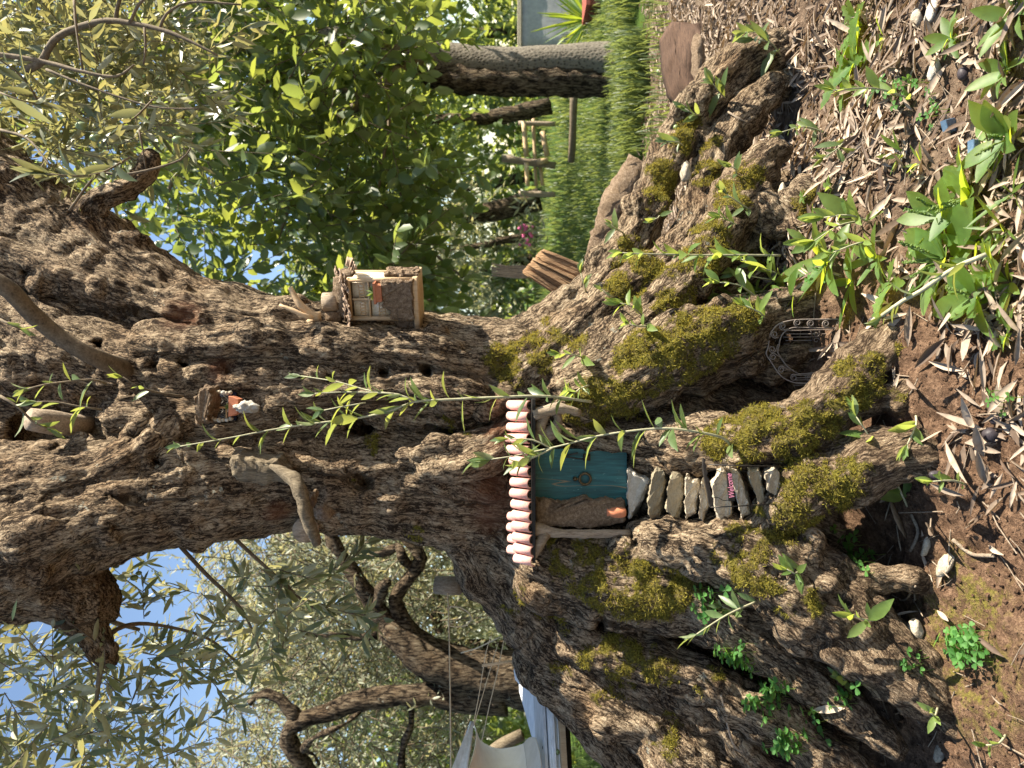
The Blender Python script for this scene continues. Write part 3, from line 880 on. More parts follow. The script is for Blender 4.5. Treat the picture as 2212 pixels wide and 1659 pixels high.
# moss cushions: spheres of ground cover placed on the surface
TB = BVHTree.FromPolygons(tv.tolist(), tf.tolist())
CAMP = Vector((0, 0, CAMZ))
def ray(bvh, a, b):
    dr = V(a, b, 1.0) - CAMP
    return bvh.ray_cast(CAMP, dr.normalized(), 200)
MOSS = [(1090, 770, 40, 1), (1130, 745, 40, 1), (1160, 770, 36, .9), (1200, 735, 30, .8), (1110, 800, 36, .9), (1250, 745, 26, .8), (1180, 700, 20, .6), (1350, 625, 40, 1), (1400, 590, 36, 1), (1385, 560, 30, .8), (1440, 480, 34, 1), (1420, 430, 34, 1), (1440, 380, 34, 1), (1470, 310, 28, 1), (1490, 265, 24, .9), (1370, 540, 30, .9), (1345, 580, 26, .8),
 (1480, 370, 34, .8), (1520, 370, 36, .8), (1530, 310, 26, .7), (1580, 430, 36, 1), (1600, 390, 30, .9), (1620, 370, 30, .9), (1520, 500, 34, .9), (1550, 520, 30, .9), (1500, 540, 28, .8), (1640, 560, 24, .8), (1480, 600, 36, .9), (1530, 580, 30, .8),
 (1440, 650, 36, .9), (1465, 665, 30, .9), (1370, 765, 46, 1), (1420, 750, 44, 1), (1450, 745, 42, 1), (1500, 720, 50, 1), (1540, 700, 44, 1), (1580, 690, 40, .9), (1490, 775, 44, 1), (1440, 800, 40, 1), (1530, 755, 42, 1), (1380, 800, 40, .9), (1570, 740, 30, .7), (1350, 840, 40, 1), (1310, 870, 42, 1), (1290, 840, 30, .9), (1340, 880, 40, .9), (1290, 900, 30, .9), (1400, 830, 30, .7), (1400, 900, 30, .6), (1620, 690, 30, .7),
 (1780, 470, 46, .9), (1750, 440, 36, .8), (1700, 570, 16, .6), (1240, 900, 20, .9), (1250, 870, 24, .8),
 (1560, 945, 44, 1), (1600, 925, 46, 1), (1640, 905, 44, 1), (1590, 975, 34, 1), (1560, 985, 22, 1), (1640, 960, 46, 1), (1690, 930, 44, 1), (1730, 960, 40, 1), (1690, 985, 36, 1), (1740, 900, 34, .9), (1790, 930, 38, .9), (1830, 930, 32, .8), (1850, 860, 34, .8), (1880, 790, 32, .8), (1900, 830, 30, .8), (1830, 790, 30, .8), (1850, 800, 26, .8), (1970, 760, 30, .9), (2000, 770, 36, .9), (2030, 790, 26, .8), (1800, 860, 24, .6), (1720, 880, 26, .8), (1940, 860, 24, .5),
 (1720, 1075, 44, 1), (1760, 1040, 44, 1), (1800, 1060, 44, 1), (1750, 1100, 42, 1), (1700, 1130, 44, 1), (1660, 1140, 40, 1), (1840, 1020, 36, .9), (1690, 1160, 34, .9), (1800, 1090, 30, .8), (1840, 1060, 30, .8),
 (1590, 1165, 30, .8), (1630, 1190, 36, .9), (1560, 1200, 26, .6), (1600, 1230, 30, .8), (1650, 1270, 30, .7), (1690, 1300, 34, .8), (1760, 1300, 30, .7), (1370, 1195, 22, .7), (1400, 1225, 30, .8),
 (1270, 1240, 46, .8), (1240, 1200, 46, .8), (1320, 1250, 52, .9), (1380, 1260, 52, 1), (1440, 1260, 50, 1), (1480, 1275, 36, .9), (1370, 1300, 40, .9), (1430, 1300, 40, .9), (1300, 1290, 40, .8), (1340, 1310, 30, .8), (1480, 1240, 30, .8), (1460, 1300, 30, .8), (1200, 1180, 34, .6), (1260, 1180, 30, .6), (1180, 1330, 30, .6), (1130, 1280, 26, .7), (1230, 1340, 30, .6),
 (1330, 1400, 30, .8), (1360, 1410, 34, .8), (1420, 1440, 34, .9), (1440, 1455, 28, .8), (1330, 1440, 34, .7), (1280, 1430, 34, .6), (1340, 1480, 34, .7), (1410, 1400, 24, .6), (1300, 1490, 34, .5), (1450, 1560, 30, .5), (1210, 1450, 34, .5), (1540, 1460, 24, .6), (1520, 1490, 20, .6), (1440, 1600, 40, .5), (1100, 1330, 30, .5),
 (800, 960, 24, .7), (780, 1040, 30, .7), (960, 920, 30, .6), (900, 1150, 24, .7), (1010, 950, 16, .5)]
moss = np.zeros(len(tv), np.float32)
for a, b, r, s_ in MOSS:
    hit = ray(TB, a, b)
    if hit[0] is None:
        continue
    c = np.array(hit[0])
    rr = r * S * c[1] * 1.6
    m_ = np.flatnonzero((np.abs(tv - c) < rr * 1.2).all(1))
    dd = np.linalg.norm(tv[m_] - c, axis=1) / rr
    moss[m_] = np.maximum(moss[m_], s_ * sstep(1.15, 0.35, dd))
moss *= np.clip(0.78 + 0.8 * pn(tv / 0.045) + 0.5 * pn(tv / 0.016), 0.05, 1.2)
red = np.zeros(len(tv), np.float32)
for a, b, r in ((1070, 1060, 90), (1090, 930, 60), (1060, 1120, 60), (1100, 990, 60), (1080, 880, 40), (400, 690, 60), (480, 800, 40), (600, 1110, 40)):
    hit = ray(TB, a, b)
    if hit[0] is not None:
        red = np.maximum(red, sstep(1.1, 0.2, np.linalg.norm(tv - np.array(hit[0]), axis=1) / (r * S * hit[0].y)))
hgt = tv[:, 2] - ground_z(tv[:, 0], tv[:, 1])
soilm = sstep(0.40, 0.05, hgt + 0.06 * pn(tv / 0.08)) * sstep(2.6, 2.1, tv[:, 1]) * (0.35 + 0.65 * sstep(0.40, 0.08, tv[:, 0]))

# displacement: swellings, twisted ribs, bark plates, moss cushions
low = 0.013 * fbm(tv / 0.13, 2) + (0.007 + 0.005 * sstep(0.75, 0.55, tv[:, 2])) * fbm(tv / 0.048 + 3, 2)
ribs = 1 - np.abs(pn(bk / np.array((0.034, 0.034, 0.20), np.float32)))
ribs2 = 1 - np.abs(pn(bk / np.array((0.017, 0.017, 0.075), np.float32) + 7))
plate = pn(bk / np.array((0.0115, 0.0115, 0.062), np.float32) + 0.7 * pn(tv / 0.09)[:, None])
smooth_area = 1 - 0.55 * soilm
big = 1 - np.abs(pn(bk / np.array((0.055, 0.055, 0.36), np.float32) + 21))
disp = low + smooth_area * (0.018 * (big - 0.6) + 0.0065 * (ribs - 0.6) + 0.0030 * (ribs2 - 0.6) + 0.0026 * np.clip(plate * 1.6, -1.0, 0.7))
mk = np.clip(moss, 0, 1)
disp = disp * (1 - 0.35 * mk) + mk * (0.003 + 0.004 * fbm(tv / 0.018 + 11, 2))
tv = tv + tn * disp[:, None].astype(np.float32)
OLV = np.array(P(1900, 950, 1.98)) * (1, 1, 0)
olive_root = thing("olive_tree", "huge gnarled old olive tree with mossy roots and a fairy door", "tree", (0.0, 1.98, 0.15))
tme = np_mesh("trunk", tv - np.array((0.0, 1.98, 0.15), np.float32), tf)
tme.attributes.new("bk", 'FLOAT_VECTOR', 'POINT').data.foreach_set("vector", bk.ravel())
for nm, arr in (("moss", moss), ("red", red), ("soil", soilm)):
    tme.attributes.new(nm, 'FLOAT', 'POINT').data.foreach_set("value", np.asarray(arr, np.float32))
trunk = link("trunk", tme, M_BARK, olive_root)
TB = BVHTree.FromPolygons(tv.tolist(), tf.tolist())
tn = vnormals(tv, tf)
print("TRUNK", len(tv), len(tf), "moss", moss.max())

near_i = np.flatnonzero((np.abs(gv[:, 0]) < 1.4) & (gv[:, 1] > 1.0) & (gv[:, 1] < 2.9))
for i in near_i:
    r_ = TB.find_nearest(gv[i].tolist(), 0.16)
    if r_[0] is not None:
        gv[i, 2] += 0.030 * math.exp(-(r_[3] / 0.045)) * (1 if gv[i, 1] < 2.4 else 0.3)
gme.vertices.foreach_set("co", gv.astype(np.float32).ravel())
gme.update()
GROUND_BVH = BVHTree.FromPolygons([tuple(p) for p in gv.tolist()], gf.tolist())

def hit(a, b):
    """where the line of sight through a photo position meets trunk or ground: (point, normal)"""
    h1, h2 = ray(TB, a, b), ray(GROUND_BVH, a, b)
    c = [h for h in (h1, h2) if h[0] is not None]
    h = min(c, key=lambda k: k[3])
    n = h[1] if h[1].dot(CAMP - h[0]) > 0 else -h[1]
    return h[0], n

# ------------------------------------------------------------------ moss tufts on the trunk
fc = tv[tf].mean(1)
fm = moss[tf].mean(1)
cand = np.flatnonzero((fm > 0.48) & (tn[tf[:, 0]] @ np.array((0.0, -1.0, 0.25)) > -0.3))
pick = rng.choice(cand, size=min(52000, len(cand) * 2), replace=True)
base = fc[pick] + rng.normal(0, 0.002, (len(pick), 3))
nn_ = tn[tf[pick, 0]]
dr_ = nn_ + rng.normal(0, 0.65, nn_.shape)
dr_ /= np.linalg.norm(dr_, axis=1)[:, None]
sd_ = np.cross(dr_, rng.normal(0, 1, dr_.shape))
sd_ /= np.linalg.norm(sd_, axis=1)[:, None]
ln_ = rng.uniform(0.004, 0.0105, len(pick))[:, None]
wd_ = 0.0011
mv = np.stack([base - sd_ * wd_, base + sd_ * wd_, base + dr_ * ln_ + sd_ * rng.normal(0, .002, ln_.shape)], 1).reshape(-1, 3)
mfc = np.arange(len(mv)).reshape(-1, 3)
mme = np_mesh("moss", mv - np.array((0.0, 1.98, 0.15)), mfc, False)
mme.attributes.new("rnd", 'FLOAT', 'POINT').data.foreach_set("value", np.repeat(rng.random(len(pick)), 3).astype(np.float32))
link("moss", mme, M_MOSS, olive_root, kind="stuff")

# ------------------------------------------------------------------ leaf shapes
def leaf_mesh(name, L, W, nseg=4, fold=0.25, curl=0.15, wav=0.0, tip=1.0, widest=0.42, lobes=0, seed=0, thick=0.0):
    """leaf along +Y from the origin, face up +Z"""
    r = random.Random(seed)
    v, f = [], []
    for i in range(nseg + 1):
        t_ = i / nseg
        if t_ < widest:
            wv = math.sin(t_ / widest * math.pi / 2) ** 0.8
        else:
            wv = math.cos((t_ - widest) / (1 - widest) * math.pi / 2) ** (0.8 / tip)
        wv = max(wv, 0.06) * W / 2
        if lobes:
            wv *= 1 + 0.28 * (1 if i % 2 else -1) * (0.3 < t_ < 0.95) + r.uniform(-.08, .08)
        y, z = L * t_, -curl * L * t_ * t_
        wz = wav * W * math.sin(t_ * 11 + seed)
        v += [(-wv, y, z + fold * wv + wz), (0, y, z), (wv, y, z + fold * wv - wz)]
    for i in range(nseg):
        a_ = 3 * i
        f += [(a_, a_ + 1, a_ + 4, a_ + 3), (a_ + 1, a_ + 2, a_ + 5, a_ + 4)]
    me = bpy.data.meshes.new(name)
    me.from_pydata(v, [], f)
    me.polygons.foreach_set("use_smooth", [True] * len(f))
    return me

def with_mat(me, m):
    me.materials.append(m)
    return me
OL = [with_mat(leaf_mesh("leaf", 1, 0.20 + 0.02 * k, 4, 0.35, 0.10 + 0.09 * k, 0.0, 1.0, 0.45, 0, k), M_OLIVE) for k in range(4)]
YL = [with_mat(leaf_mesh("leaf", 1, 0.29 + 0.03 * k, 4, 0.35, 0.06 + 0.10 * k, 0.0, 1.0, 0.52, 0, k), M_YOUNG) for k in range(4)]
SL = [with_mat(leaf_mesh("leaf", 1, 0.26 + 0.03 * k, 4, 0.3, 0.08 + 0.1 * k, 0.0, 1.0, 0.5, 0, k), mat_leaf("shoot_leaf_%s" % "abcd"[k], (0.05, 0.095, 0.035), (0.10, 0.15, 0.055), (0.22, 0.26, 0.145), (0.38, 0.46, 0.10), 0.35, 0.42, 0.5)) for k in range(4)]
WL = [with_mat(leaf_mesh("leaf", 1, 0.40 + 0.05 * k, 7, 0.2, 0.25 - 0.1 * k, 0.035, 0.9, 0.58, 0, k), M_WEED) for k in range(3)]
LL_ = [with_mat(leaf_mesh("leaf", 1, 0.30 + 0.05 * k, 12, 0.25, 0.3 - 0.1 * k, 0.04, 1.0, 0.62, 1, k), M_WEED) for k in range(3)]
NL = [with_mat(leaf_mesh("leaf", 1, 0.17 + 0.03 * k, 7, 0.25, 0.25 - 0.12 * k, 0.03, 1.0, 0.5, 0, k), M_WEED) for k in range(3)]
DL = []
for k in range(5):
    me = leaf_mesh("dry_leaf", 1, 0.13 + 0.025 * k, 4, (0.9, 0.5, -0.7, 0.2, 1.2)[k], (0.1, -0.12, 0.2, 0.05, -0.2)[k], 0.04, 1.0, 0.45, 0, k)
    DL.append(with_mat(me, M_DRY))

def frame(dirv, nrm):
    y = Vector(dirv).normalized()
    n = Vector(nrm)
    x = y.cross(n)
    if x.length < 1e-4:
        x = y.cross(Vector((0.3, 0.5, 0.8)))
    x.normalize()
    z = x.cross(y)
    return Matrix((x, y, z)).transposed()

def put_leaf(me, pos, dirv, nrm, L, parent, wsc=1.0, name="leaf"):
    o = bpy.data.objects.new(name, me)
    COL.objects.link(o)
    o.parent = parent
    M = frame(dirv, nrm).to_4x4()
    o.matrix_basis = Matrix.Translation(Vector(pos) - rootloc(parent)) @ M @ Matrix.Diagonal((L * wsc, L, L * wsc, 1))
    return o

def rv(s=1.0):
    return Vector((random.gauss(0, s), random.gauss(0, s), random.gauss(0, s)))

def dress(stem, pts, L, meshes, gap, parent=None, tipn=3, start=0.08, spread=0.9, jit=0.55, up=0.6):
    """leaves in opposite pairs along a stem, each pair turned a quarter from the last"""
    c = catmull([tuple(p) for p in pts], gap)
    n = len(c)
    par = parent or stem
    for i in range(max(1, int(start * n)), n):
        p = Vector(c[i])
        t_ = (Vector(c[min(i + 1, n - 1)]) - Vector(c[max(i - 1, 0)])).normalized()
        side = t_.cross(Vector((0, -1, 0.25))).normalized()
        if i % 2:
            side = (t_.cross(side) * 0.75 + side * 0.5).normalized()
        k = 0.6 + 0.4 * math.sin(math.pi * min(1, (i + 1) / n * 1.15))
        for s_ in (1, -1):
            if random.random() < 0.34:
                continue
            d = (side * s_ * spread * random.uniform(.35, 1.15) + t_ * (0.75 if i < n - 2 else 1.5) + rv(jit * 0.55)).normalized()
            nr = (t_ * 0.9 - side * s_ * 0.5 + Vector((0, -0.35, up)) + rv(jit))
            put_leaf(random.choice(meshes), p + t_ * random.uniform(-.3, .3) * gap, d, nr, L * k * random.uniform(0.5, 1.2), par, random.uniform(.8, 1.25))
    p = Vector(c[-1])
    t_ = (Vector(c[-1]) - Vector(c[-2])).normalized()
    for _ in range(tipn):
        put_leaf(random.choice(meshes), p, t_ + rv(0.25), rv(1) + Vector((0, -1, .5)), L * random.uniform(0.5, 0.75), par)

def stem_mesh(pts, r0, r1, n=6):
    c = catmull([tuple(p) for p in pts], 0.02)
    k = len(c)
    return c, MB().tube([Vector(p) for p in c], [r0 + (r1 - r0) * i / (k - 1) for i in range(k)], n)

# ------------------------------------------------------------------ shoots of the old tree that hang before the trunk
def shoot(path, r0, r1, L, gap, meshes, mat=M_SHOOT, start=0.06, tipn=3, label=None, parent=None):
    pts = [P(*p) for p in path]
    c, mb = stem_mesh(pts, r0, r1)
    o = mb.out("shoot", mat, olive_root, label=label)
    dress(o, c, L, meshes, gap, start=start, tipn=tipn)
    return o
pxm = lambda px, d: px * S * d
shoot([(1278, 868, 1.66), (1180, 856, 1.60), (1080, 858, 1.57), (990, 862, 1.56), (895, 868, 1.55), (850, 885, 1.55), (780, 902, 1.56), (700, 912, 1.56), (600, 926, 1.55), (500, 945, 1.54), (425, 958, 1.53), (390, 964, 1.53)], .0032, .0012, .066, .098, SL, label="long forked shoot with sparse grey green leaves")
shoot([(895, 868, 1.55), (860, 852, 1.55), (800, 848, 1.56), (740, 847, 1.57), (680, 850, 1.57)], .0026, .0013, .055, .09, SL)
shoot([(850, 851, 1.55), (790, 842, 1.57), (730, 825, 1.58), (650, 812, 1.60)], .002, .0012, .055, .085, SL)
shoot([(790, 870, 1.54), (730, 880, 1.53), (700, 886, 1.53)], .0018, .0012, .05, .045, SL)
shoot([(1580, 962, 1.55), (1560, 945, 1.52), (1500, 932, 1.50), (1440, 925, 1.50), (1370, 930, 1.50), (1290, 942, 1.51), (1230, 958, 1.52), (1170, 972, 1.53), (1110, 985, 1.53), (1060, 992, 1.53)], .0032, .0014, .070, .085, SL, label="arched shoot rising from the mossy root across the door", tipn=5)
shoot([(1190, 968, 1.53), (1150, 950, 1.52), (1100, 948, 1.51)], .002, .0013, .06, .035, SL, start=0.0)
shoot([(1200, 965, 1.53), (1160, 985, 1.51), (1125, 1000, 1.50)], .002, .0013, .062, .035, SL, start=0.0)
shoot([(1685, 552, 1.78), (1600, 551, 1.74), (1520, 551, 1.72), (1440, 549, 1.70), (1380, 548, 1.69), (1345, 546, 1.68)], .003, .0014, .058, .12, YL, label="straight brown shoot with bright young leaf whorls")
shoot([(230, 830, 1.60), (200, 820, 1.57), (150, 824, 1.55), (100, 830, 1.53), (60, 840, 1.52)], .003, .0015, .058, .028, SL, mat=M_TWIG)
shoot([(220, 885, 1.62), (170, 878, 1.60), (120, 868, 1.59), (80, 868, 1.58)], .0026, .0014, .055, .034, SL, mat=M_TWIG)
shoot([(396, 856, 1.72), (340, 848, 1.66), (300, 836, 1.62), (265, 815, 1.60)], .0028, .002, .05, .04, SL, mat=M_TWIG, start=.5)
shoot([(0, 690, 1.5), (20, 700, 1.5), (45, 712, 1.5)], .003, .0015, .05, .02, SL, mat=M_TWIG)
shoot([(2130, 550, 1.22), (2060, 580, 1.24), (1990, 628, 1.28), (1950, 650, 1.3), (1905, 682, 1.33)], .0042, .0035, .055, .05, SL, label="grey leafy shoot crossing the broad green leaves")
shoot([(0, 855, 1.55), (40, 880, 1.55), (70, 910, 1.56), (100, 925, 1.56)], .003, .002, .05, .05, SL, mat=M_TWIG)
sprouts = [  # base a, b, tip a, b, leaf px, gap px, young?
 (1400, 690, 1340, 655, 60, 24, 1), (1405, 700, 1360, 700, 50, 20, 1), (1275, 835, 1240, 850, 34, 10, 1), (1545, 640, 1520, 610, 66, 26, 1), (1640, 640, 1555, 610, 64, 30, 1), (1660, 625, 1560, 640, 60, 28, 1), (1690, 610, 1590, 590, 60, 30, 1),
 (1700, 600, 1600, 560, 60, 28, 1), (1610, 500, 1560, 470, 60, 22, 1), (1625, 455, 1570, 420, 52, 30, 0), (1590, 380, 1580, 360, 44, 22, 0), (1880, 480, 1780, 470, 76, 26, 1), (1860, 475, 1760, 520, 72, 26, 1), (1790, 560, 1740, 520, 66, 30, 1),
 (1690, 120, 1630, 85, 60, 26, 0), (1660, 90, 1610, 70, 54, 22, 0), (1575, 215, 1540, 180, 50, 24, 0), (1520, 250, 1480, 235, 44, 24, 0), (1480, 315, 1440, 305, 40, 24, 0), (1430, 465, 1410, 475, 40, 22, 0), (1345, 500, 1320, 485, 40, 20, 0), (1265, 630, 1255, 590, 44, 24, 0), (1260, 770, 1210, 765, 44, 22, 1),
 (1780, 285, 1690, 285, 52, 26, 0), (1970, 215, 1800, 195, 60, 34, 1), (1830, 290, 1780, 340, 50, 26, 0), (1960, 1105, 1850, 900, 74, 44, 1), (1975, 900, 1960, 960, 60, 30, 1), (1735, 1225, 1700, 1230, 56, 14, 1), (1895, 1340, 1845, 1330, 72, 14, 1), (2085, 1050, 2015, 1040, 54, 18, 1), (1640, 1300, 1505, 1370, 54, 50, 0), (1600, 1320, 1560, 1310, 44, 22, 0), (2170, 1590, 2130, 1610, 52, 18, 1), (1830, 1470, 1810, 1460, 44, 12, 1), (2030, 1530, 2010, 1540, 40, 14, 1),
 (1660, 690, 1610, 660, 50, 22, 1), (1330, 640, 1300, 625, 30, 18, 0), (1905, 520, 1800, 545, 60, 34, 1),
]
for a, b, a2, b2, lp, gp, yg in sprouts:
    h, n = hit(a, b)
    d = h.y
    tip = P(a2, b2, d - 0.05)
    mid = (np.array(h) * 0.5 + tip * 0.5) + np.array((random.uniform(-.01, .01), -0.012, random.uniform(-.005, .01)))
    c, mb = stem_mesh([np.array(h) + np.array(n) * -0.006, mid, tip], .0026, .0013, 5)
    o = mb.out("sprout", M_SHOOT if not yg else M_SHOOT, olive_root)
    dress(o, c, pxm(lp, d), YL if yg else SL, pxm(gp * 1.35, d), start=0.15, tipn=3)

# ------------------------------------------------------------------ smooth young bough across the upper trunk
c = catmull([(*P(a, b, d), r * S * d) for a, b, d, r in ((-120, 560, 1.62, 22), (0, 612, 1.62, 20), (60, 668, 1.66, 19), (120, 722, 1.70, 18), (190, 765, 1.72, 18), (250, 790, 1.78, 22), (275, 800, 1.84, 24))], 0.025)
MB().tube([Vector(p[:3]) for p in c], [p[3] for p in c], 12).out("branch", M_TWIG, olive_root, rough=.002, fr=40, label="smooth grey brown young bough curving over the old bark")
c = catmull([(*P(a, b, d), r * S * d) for a, b, d, r in ((215, 915, 1.95, 16), (170, 918, 1.84, 22), (110, 912, 1.78, 26), (62, 905, 1.74, 24))], 0.02)
MB().tube([Vector(p[:3]) for p in c], [p[3] for p in c], 12).out("branch_stub", M_DRIFT, olive_root, rough=.003, fr=60, label="pale sawn branch stub in the fork")

# ------------------------------------------------------------------ fairy door
dd = DOOR_D
X0 = lambda b, d: (829.5 - b) * S * d
Z0 = lambda a, d: CAMZ + (1106 - a) * S * d
door = thing("fairy_door", "small teal painted wooden door with a brass ring knocker in the trunk", "door", P(1352, 1030, dd))
MB().box((X0(1090, dd), dd - .022, Z0(1351, dd)), (X0(968, dd), dd - .006, Z0(1156, dd))).out("door_panel", M_TEAL, door, smooth=False)
ring = [P(1263.5 + 12 * math.cos(k / 24 * 2 * math.pi), 1034.6 + 12 * math.sin(k / 24 * 2 * math.pi), dd - .030) for k in range(25)]
kn = MB().tube(ring, [pxm(2.7 + .4 * (k % 2), dd) for k in range(25)], 8, cap=False).out("knocker", M_BRASS, door)
MB().blob(P(1242, 1034.4, dd - .028), pxm(5.2, dd), 2, .08, flat=(1, 1, 1)).tube([P(1242, 1034.4, dd - .028), P(1252, 1034.5, dd - .029)], pxm(2.4, dd)).out("knocker_boss", M_BRASS, kn)
hk = [(1248, 978), (1236, 981), (1222, 984), (1215, 985.5), (1217, 988), (1226, 987.5), (1238, 989), (1250, 991), (1268, 991)]
MB().tube(catmull([tuple(P(a, b, dd - .027)) for a, b in hk], .004), pxm(1.5, dd), 6).box((X0(992, dd), dd - .034, Z0(1272, dd)), (X0(978, dd), dd - .022, Z0(1257, dd))).out("hinge", M_IRON, door)
# cork bark panel left of the door
o_ = [(1156, 1078), (1175, 1079), (1190, 1081), (1205, 1084), (1214, 1088), (1226, 1084), (1243, 1081), (1258, 1074), (1270, 1075), (1278, 1082), (1296, 1082), (1312, 1076), (1330, 1084), (1346, 1078), (1351, 1090), (1352, 1110), (1346, 1130), (1300, 1138), (1250, 1140), (1200, 1137), (1160, 1134)]
bp = thing("bark_piece", "slab of dark rough bark standing beside the teal door", "bark", P(1352, 1108, dd - .04))
MB().prism([P(a, b, dd - .055) for a, b in o_], (0, .035, 0), .06).out("bark_slab", M_CORK, bp, rough=.006, fr=70, subdiv=2)
# clay jar
jar = thing("clay_jar", "little terracotta jar standing at the foot of the bark slab", "jar", P(1352, 1107, dd - .095))
prof = [(1352, 7), (1350, 9.5), (1342, 11.5), (1332, 12), (1322, 10.5), (1317, 7.5), (1314, 7.5), (1312, 8.6), (1311, 8.0), (1312, 6), (1320, 6)]
def lathe(mb, a0, b0, d0, prof, n=20):
    v, f = [], []
    for a, r in prof:
        for k in range(n):
            an = 2 * math.pi * k / n
            v.append((X0(b0, d0) + pxm(r, d0) * math.cos(an), d0 + pxm(r, d0) * math.sin(an), Z0(a, d0)))
    for i in range(len(prof) - 1):
        for k in range(n):
            f.append((i * n + k, i * n + (k + 1) % n, (i + 1) * n + (k + 1) % n, (i + 1) * n + k))
    f.append(tuple(range(n)))
    return mb.add(v, f)
lathe(MB(), 1352, 1107, dd - .095, prof).out("jar_body", M_TERRA, jar)

# tiled roof over the door
rd = 1.70
roof = thing("fairy_roof", "row of small pink clay barrel tiles making a roof over the teal door", "roof", P(1150, 1040, rd))
cx = P(1150, 862, rd), P(1150, 1214, rd)
MB().box((X0(1212, rd), rd - .02, Z0(1156, rd)), (X0(862, rd), dd + .02, Z0(1149.5, rd))).out("roof_board", M_BLACK, roof, smooth=False)
tn_ = MB()
sl_ = Vector((0, -.036, -.036 * 1.05))          # down the slope
tl = None
def tile_mb(base, rad, down, n=8):
    u = Vector((1, 0, 0))
    dn = down.normalized()
    up = u.cross(dn).normalized()
    if up.z < 0:
        up = -up
    v, f = [], []
    th = rad * 0.24
    for e, sc in ((0, 0.86), (1, 1.0)):
        for rr in (rad * sc, rad * sc - th):
            for k in range(n + 1):
                an = math.pi * (-0.06 + 1.12 * k / n)
                v.append(Vector(base) + down * e + u * (rr * math.cos(an)) + up * (rr * 1.12 * math.sin(an)))
    m = n + 1
    for k in range(n):
        f += [(k, k + 1, 2 * m + k + 1, 2 * m + k), (m + k, 3 * m + k, 3 * m + k + 1, m + k + 1), (2 * m + k, 2 * m + k + 1, 3 * m + k + 1, 3 * m + k), (k, m + k, m + k + 1, k + 1)]
    f += [(0, 2 * m, 3 * m, m), (n, m + n, 3 * m + n, 2 * m + n)]
    return v, f
def add_tile(a, b, d, rad, down):
    v, f = tile_mb(P(a, b, d), rad, down)
    MB().add(v, f).out("tile", M_TILE, roof)
for i in range(15):
    b = 876 + 23.5 * i
    a = 1106 + 0.5 * abs(i - 3) + random.uniform(-2, 2) + (4 if i > 12 else 0)
    add_tile(a, b, 1.715, pxm(11.6, 1.70), Vector((random.uniform(-.002, .002), -.034, -.041)))
for i in list(range(5)) + [10, 11, 12, 13]:
    add_tile(1098 + random.uniform(-2, 2) + (2 if i > 5 else 0), 874 + 24 * i, 1.742, pxm(11, 1.72), Vector((0, -.03, -.036)))

def wood(name, label, cat, paths, mat, step=.012, rough=.0025, fr=45, holes=None, part="limb", base=None, group=None):
    base = base or paths[0][0]
    t_ = thing(name, label, cat, P(*base[:3]), group)
    for pth in paths:
        c = catmull([(*P(a, b, d), r * S * d) for a, b, d, r in pth], step)
        MB().tube([Vector(p[:3]) for p in c], [p[3] for p in c], 12).out(part, mat, t_, rough=rough, fr=fr)
    return t_
wood("driftwood_post", "smooth grey driftwood post forked at its top, left of the bark slab", "driftwood",
     [[(1360, 1152, 1.72, 9), (1300, 1153, 1.715, 9), (1240, 1153, 1.71, 9.5), (1200, 1151, 1.71, 10), (1175, 1146, 1.71, 14), (1152, 1142, 1.71, 16)],
      [(1180, 1152, 1.708, 12), (1166, 1172, 1.70, 11), (1158, 1192, 1.695, 9.5), (1152, 1203, 1.69, 7)], [(1160, 1188, 1.70, 7), (1146, 1206, 1.70, 5), (1136, 1218, 1.70, 3)]], M_DRIFT)
wood("driftwood_post", "short knobbly driftwood post under the right end of the roof", "driftwood",
     [[(1252, 892, 1.70, 8), (1225, 885, 1.69, 9), (1205, 881, 1.69, 13), (1180, 888, 1.69, 12), (1152, 896, 1.69, 14)],
      [(1200, 888, 1.70, 9), (1206, 905, 1.705, 9), (1200, 925, 1.71, 14), (1185, 938, 1.72, 16), (1165, 940, 1.72, 16), (1152, 935, 1.72, 14)], [(1180, 890, 1.70, 12), (1168, 915, 1.71, 11), (1166, 935, 1.72, 10)]], M_DRIFT)

# stepping stones up to the door
z3 = lambda x, v: (1339.3 + x / 5.689, 950.5 + v / 5.689)
STONES = [
 ([(75, 360), (200, 420), (370, 490), (350, 560), (250, 760), (100, 980), (70, 700)], M_CHALK, "white wedge shaped stone set right below the teal door", 1.735, .09),
 ([(440, 340), (550, 320), (555, 480), (530, 650), (470, 960), (350, 985), (320, 800), (380, 460)], M_SLATE, "dark greenish slate step below the white stone", 1.69, .09),
 ([(625, 395), (770, 440), (775, 650), (710, 980), (640, 985), (550, 850), (580, 560)], M_SLATE, "olive brown slate step, third down from the door", 1.655, .09),
 ([(800, 445), (850, 490), (970, 500), (930, 900), (800, 975), (790, 700)], M_STONE, "step stone with a pale upper edge above the jagged rail", 1.615, .09),
 ([(1000, 490), (1040, 530), (1085, 800), (1010, 1015), (960, 970), (970, 700)], M_STONE, "narrow cream stone behind the jagged rail", 1.585, .09),
 ([(1235, 335), (1290, 380), (1340, 600), (1370, 800), (1360, 1050), (1250, 1060), (1150, 880), (1110, 520)], M_STONE, "broad pale sandy stone behind the welcome sign", 1.56, .10),
 ([(1340, 340), (1440, 400), (1530, 600), (1600, 900), (1490, 975), (1420, 700)], M_STONE, "mossy slanting stone just under the welcome sign", 1.53, .10),
 ([(1560, 370), (1710, 340), (1780, 730), (1720, 810), (1640, 640)], M_SLATE, "slim brown stone leaning below the welcome sign", 1.515, .10),
 ([(1770, 400), (1900, 335), (1955, 400), (2000, 600), (1900, 710), (1800, 620)], M_STONE, "lichen spotted round stone at the foot of the steps", 1.50, .10),
]
random.seed(21)
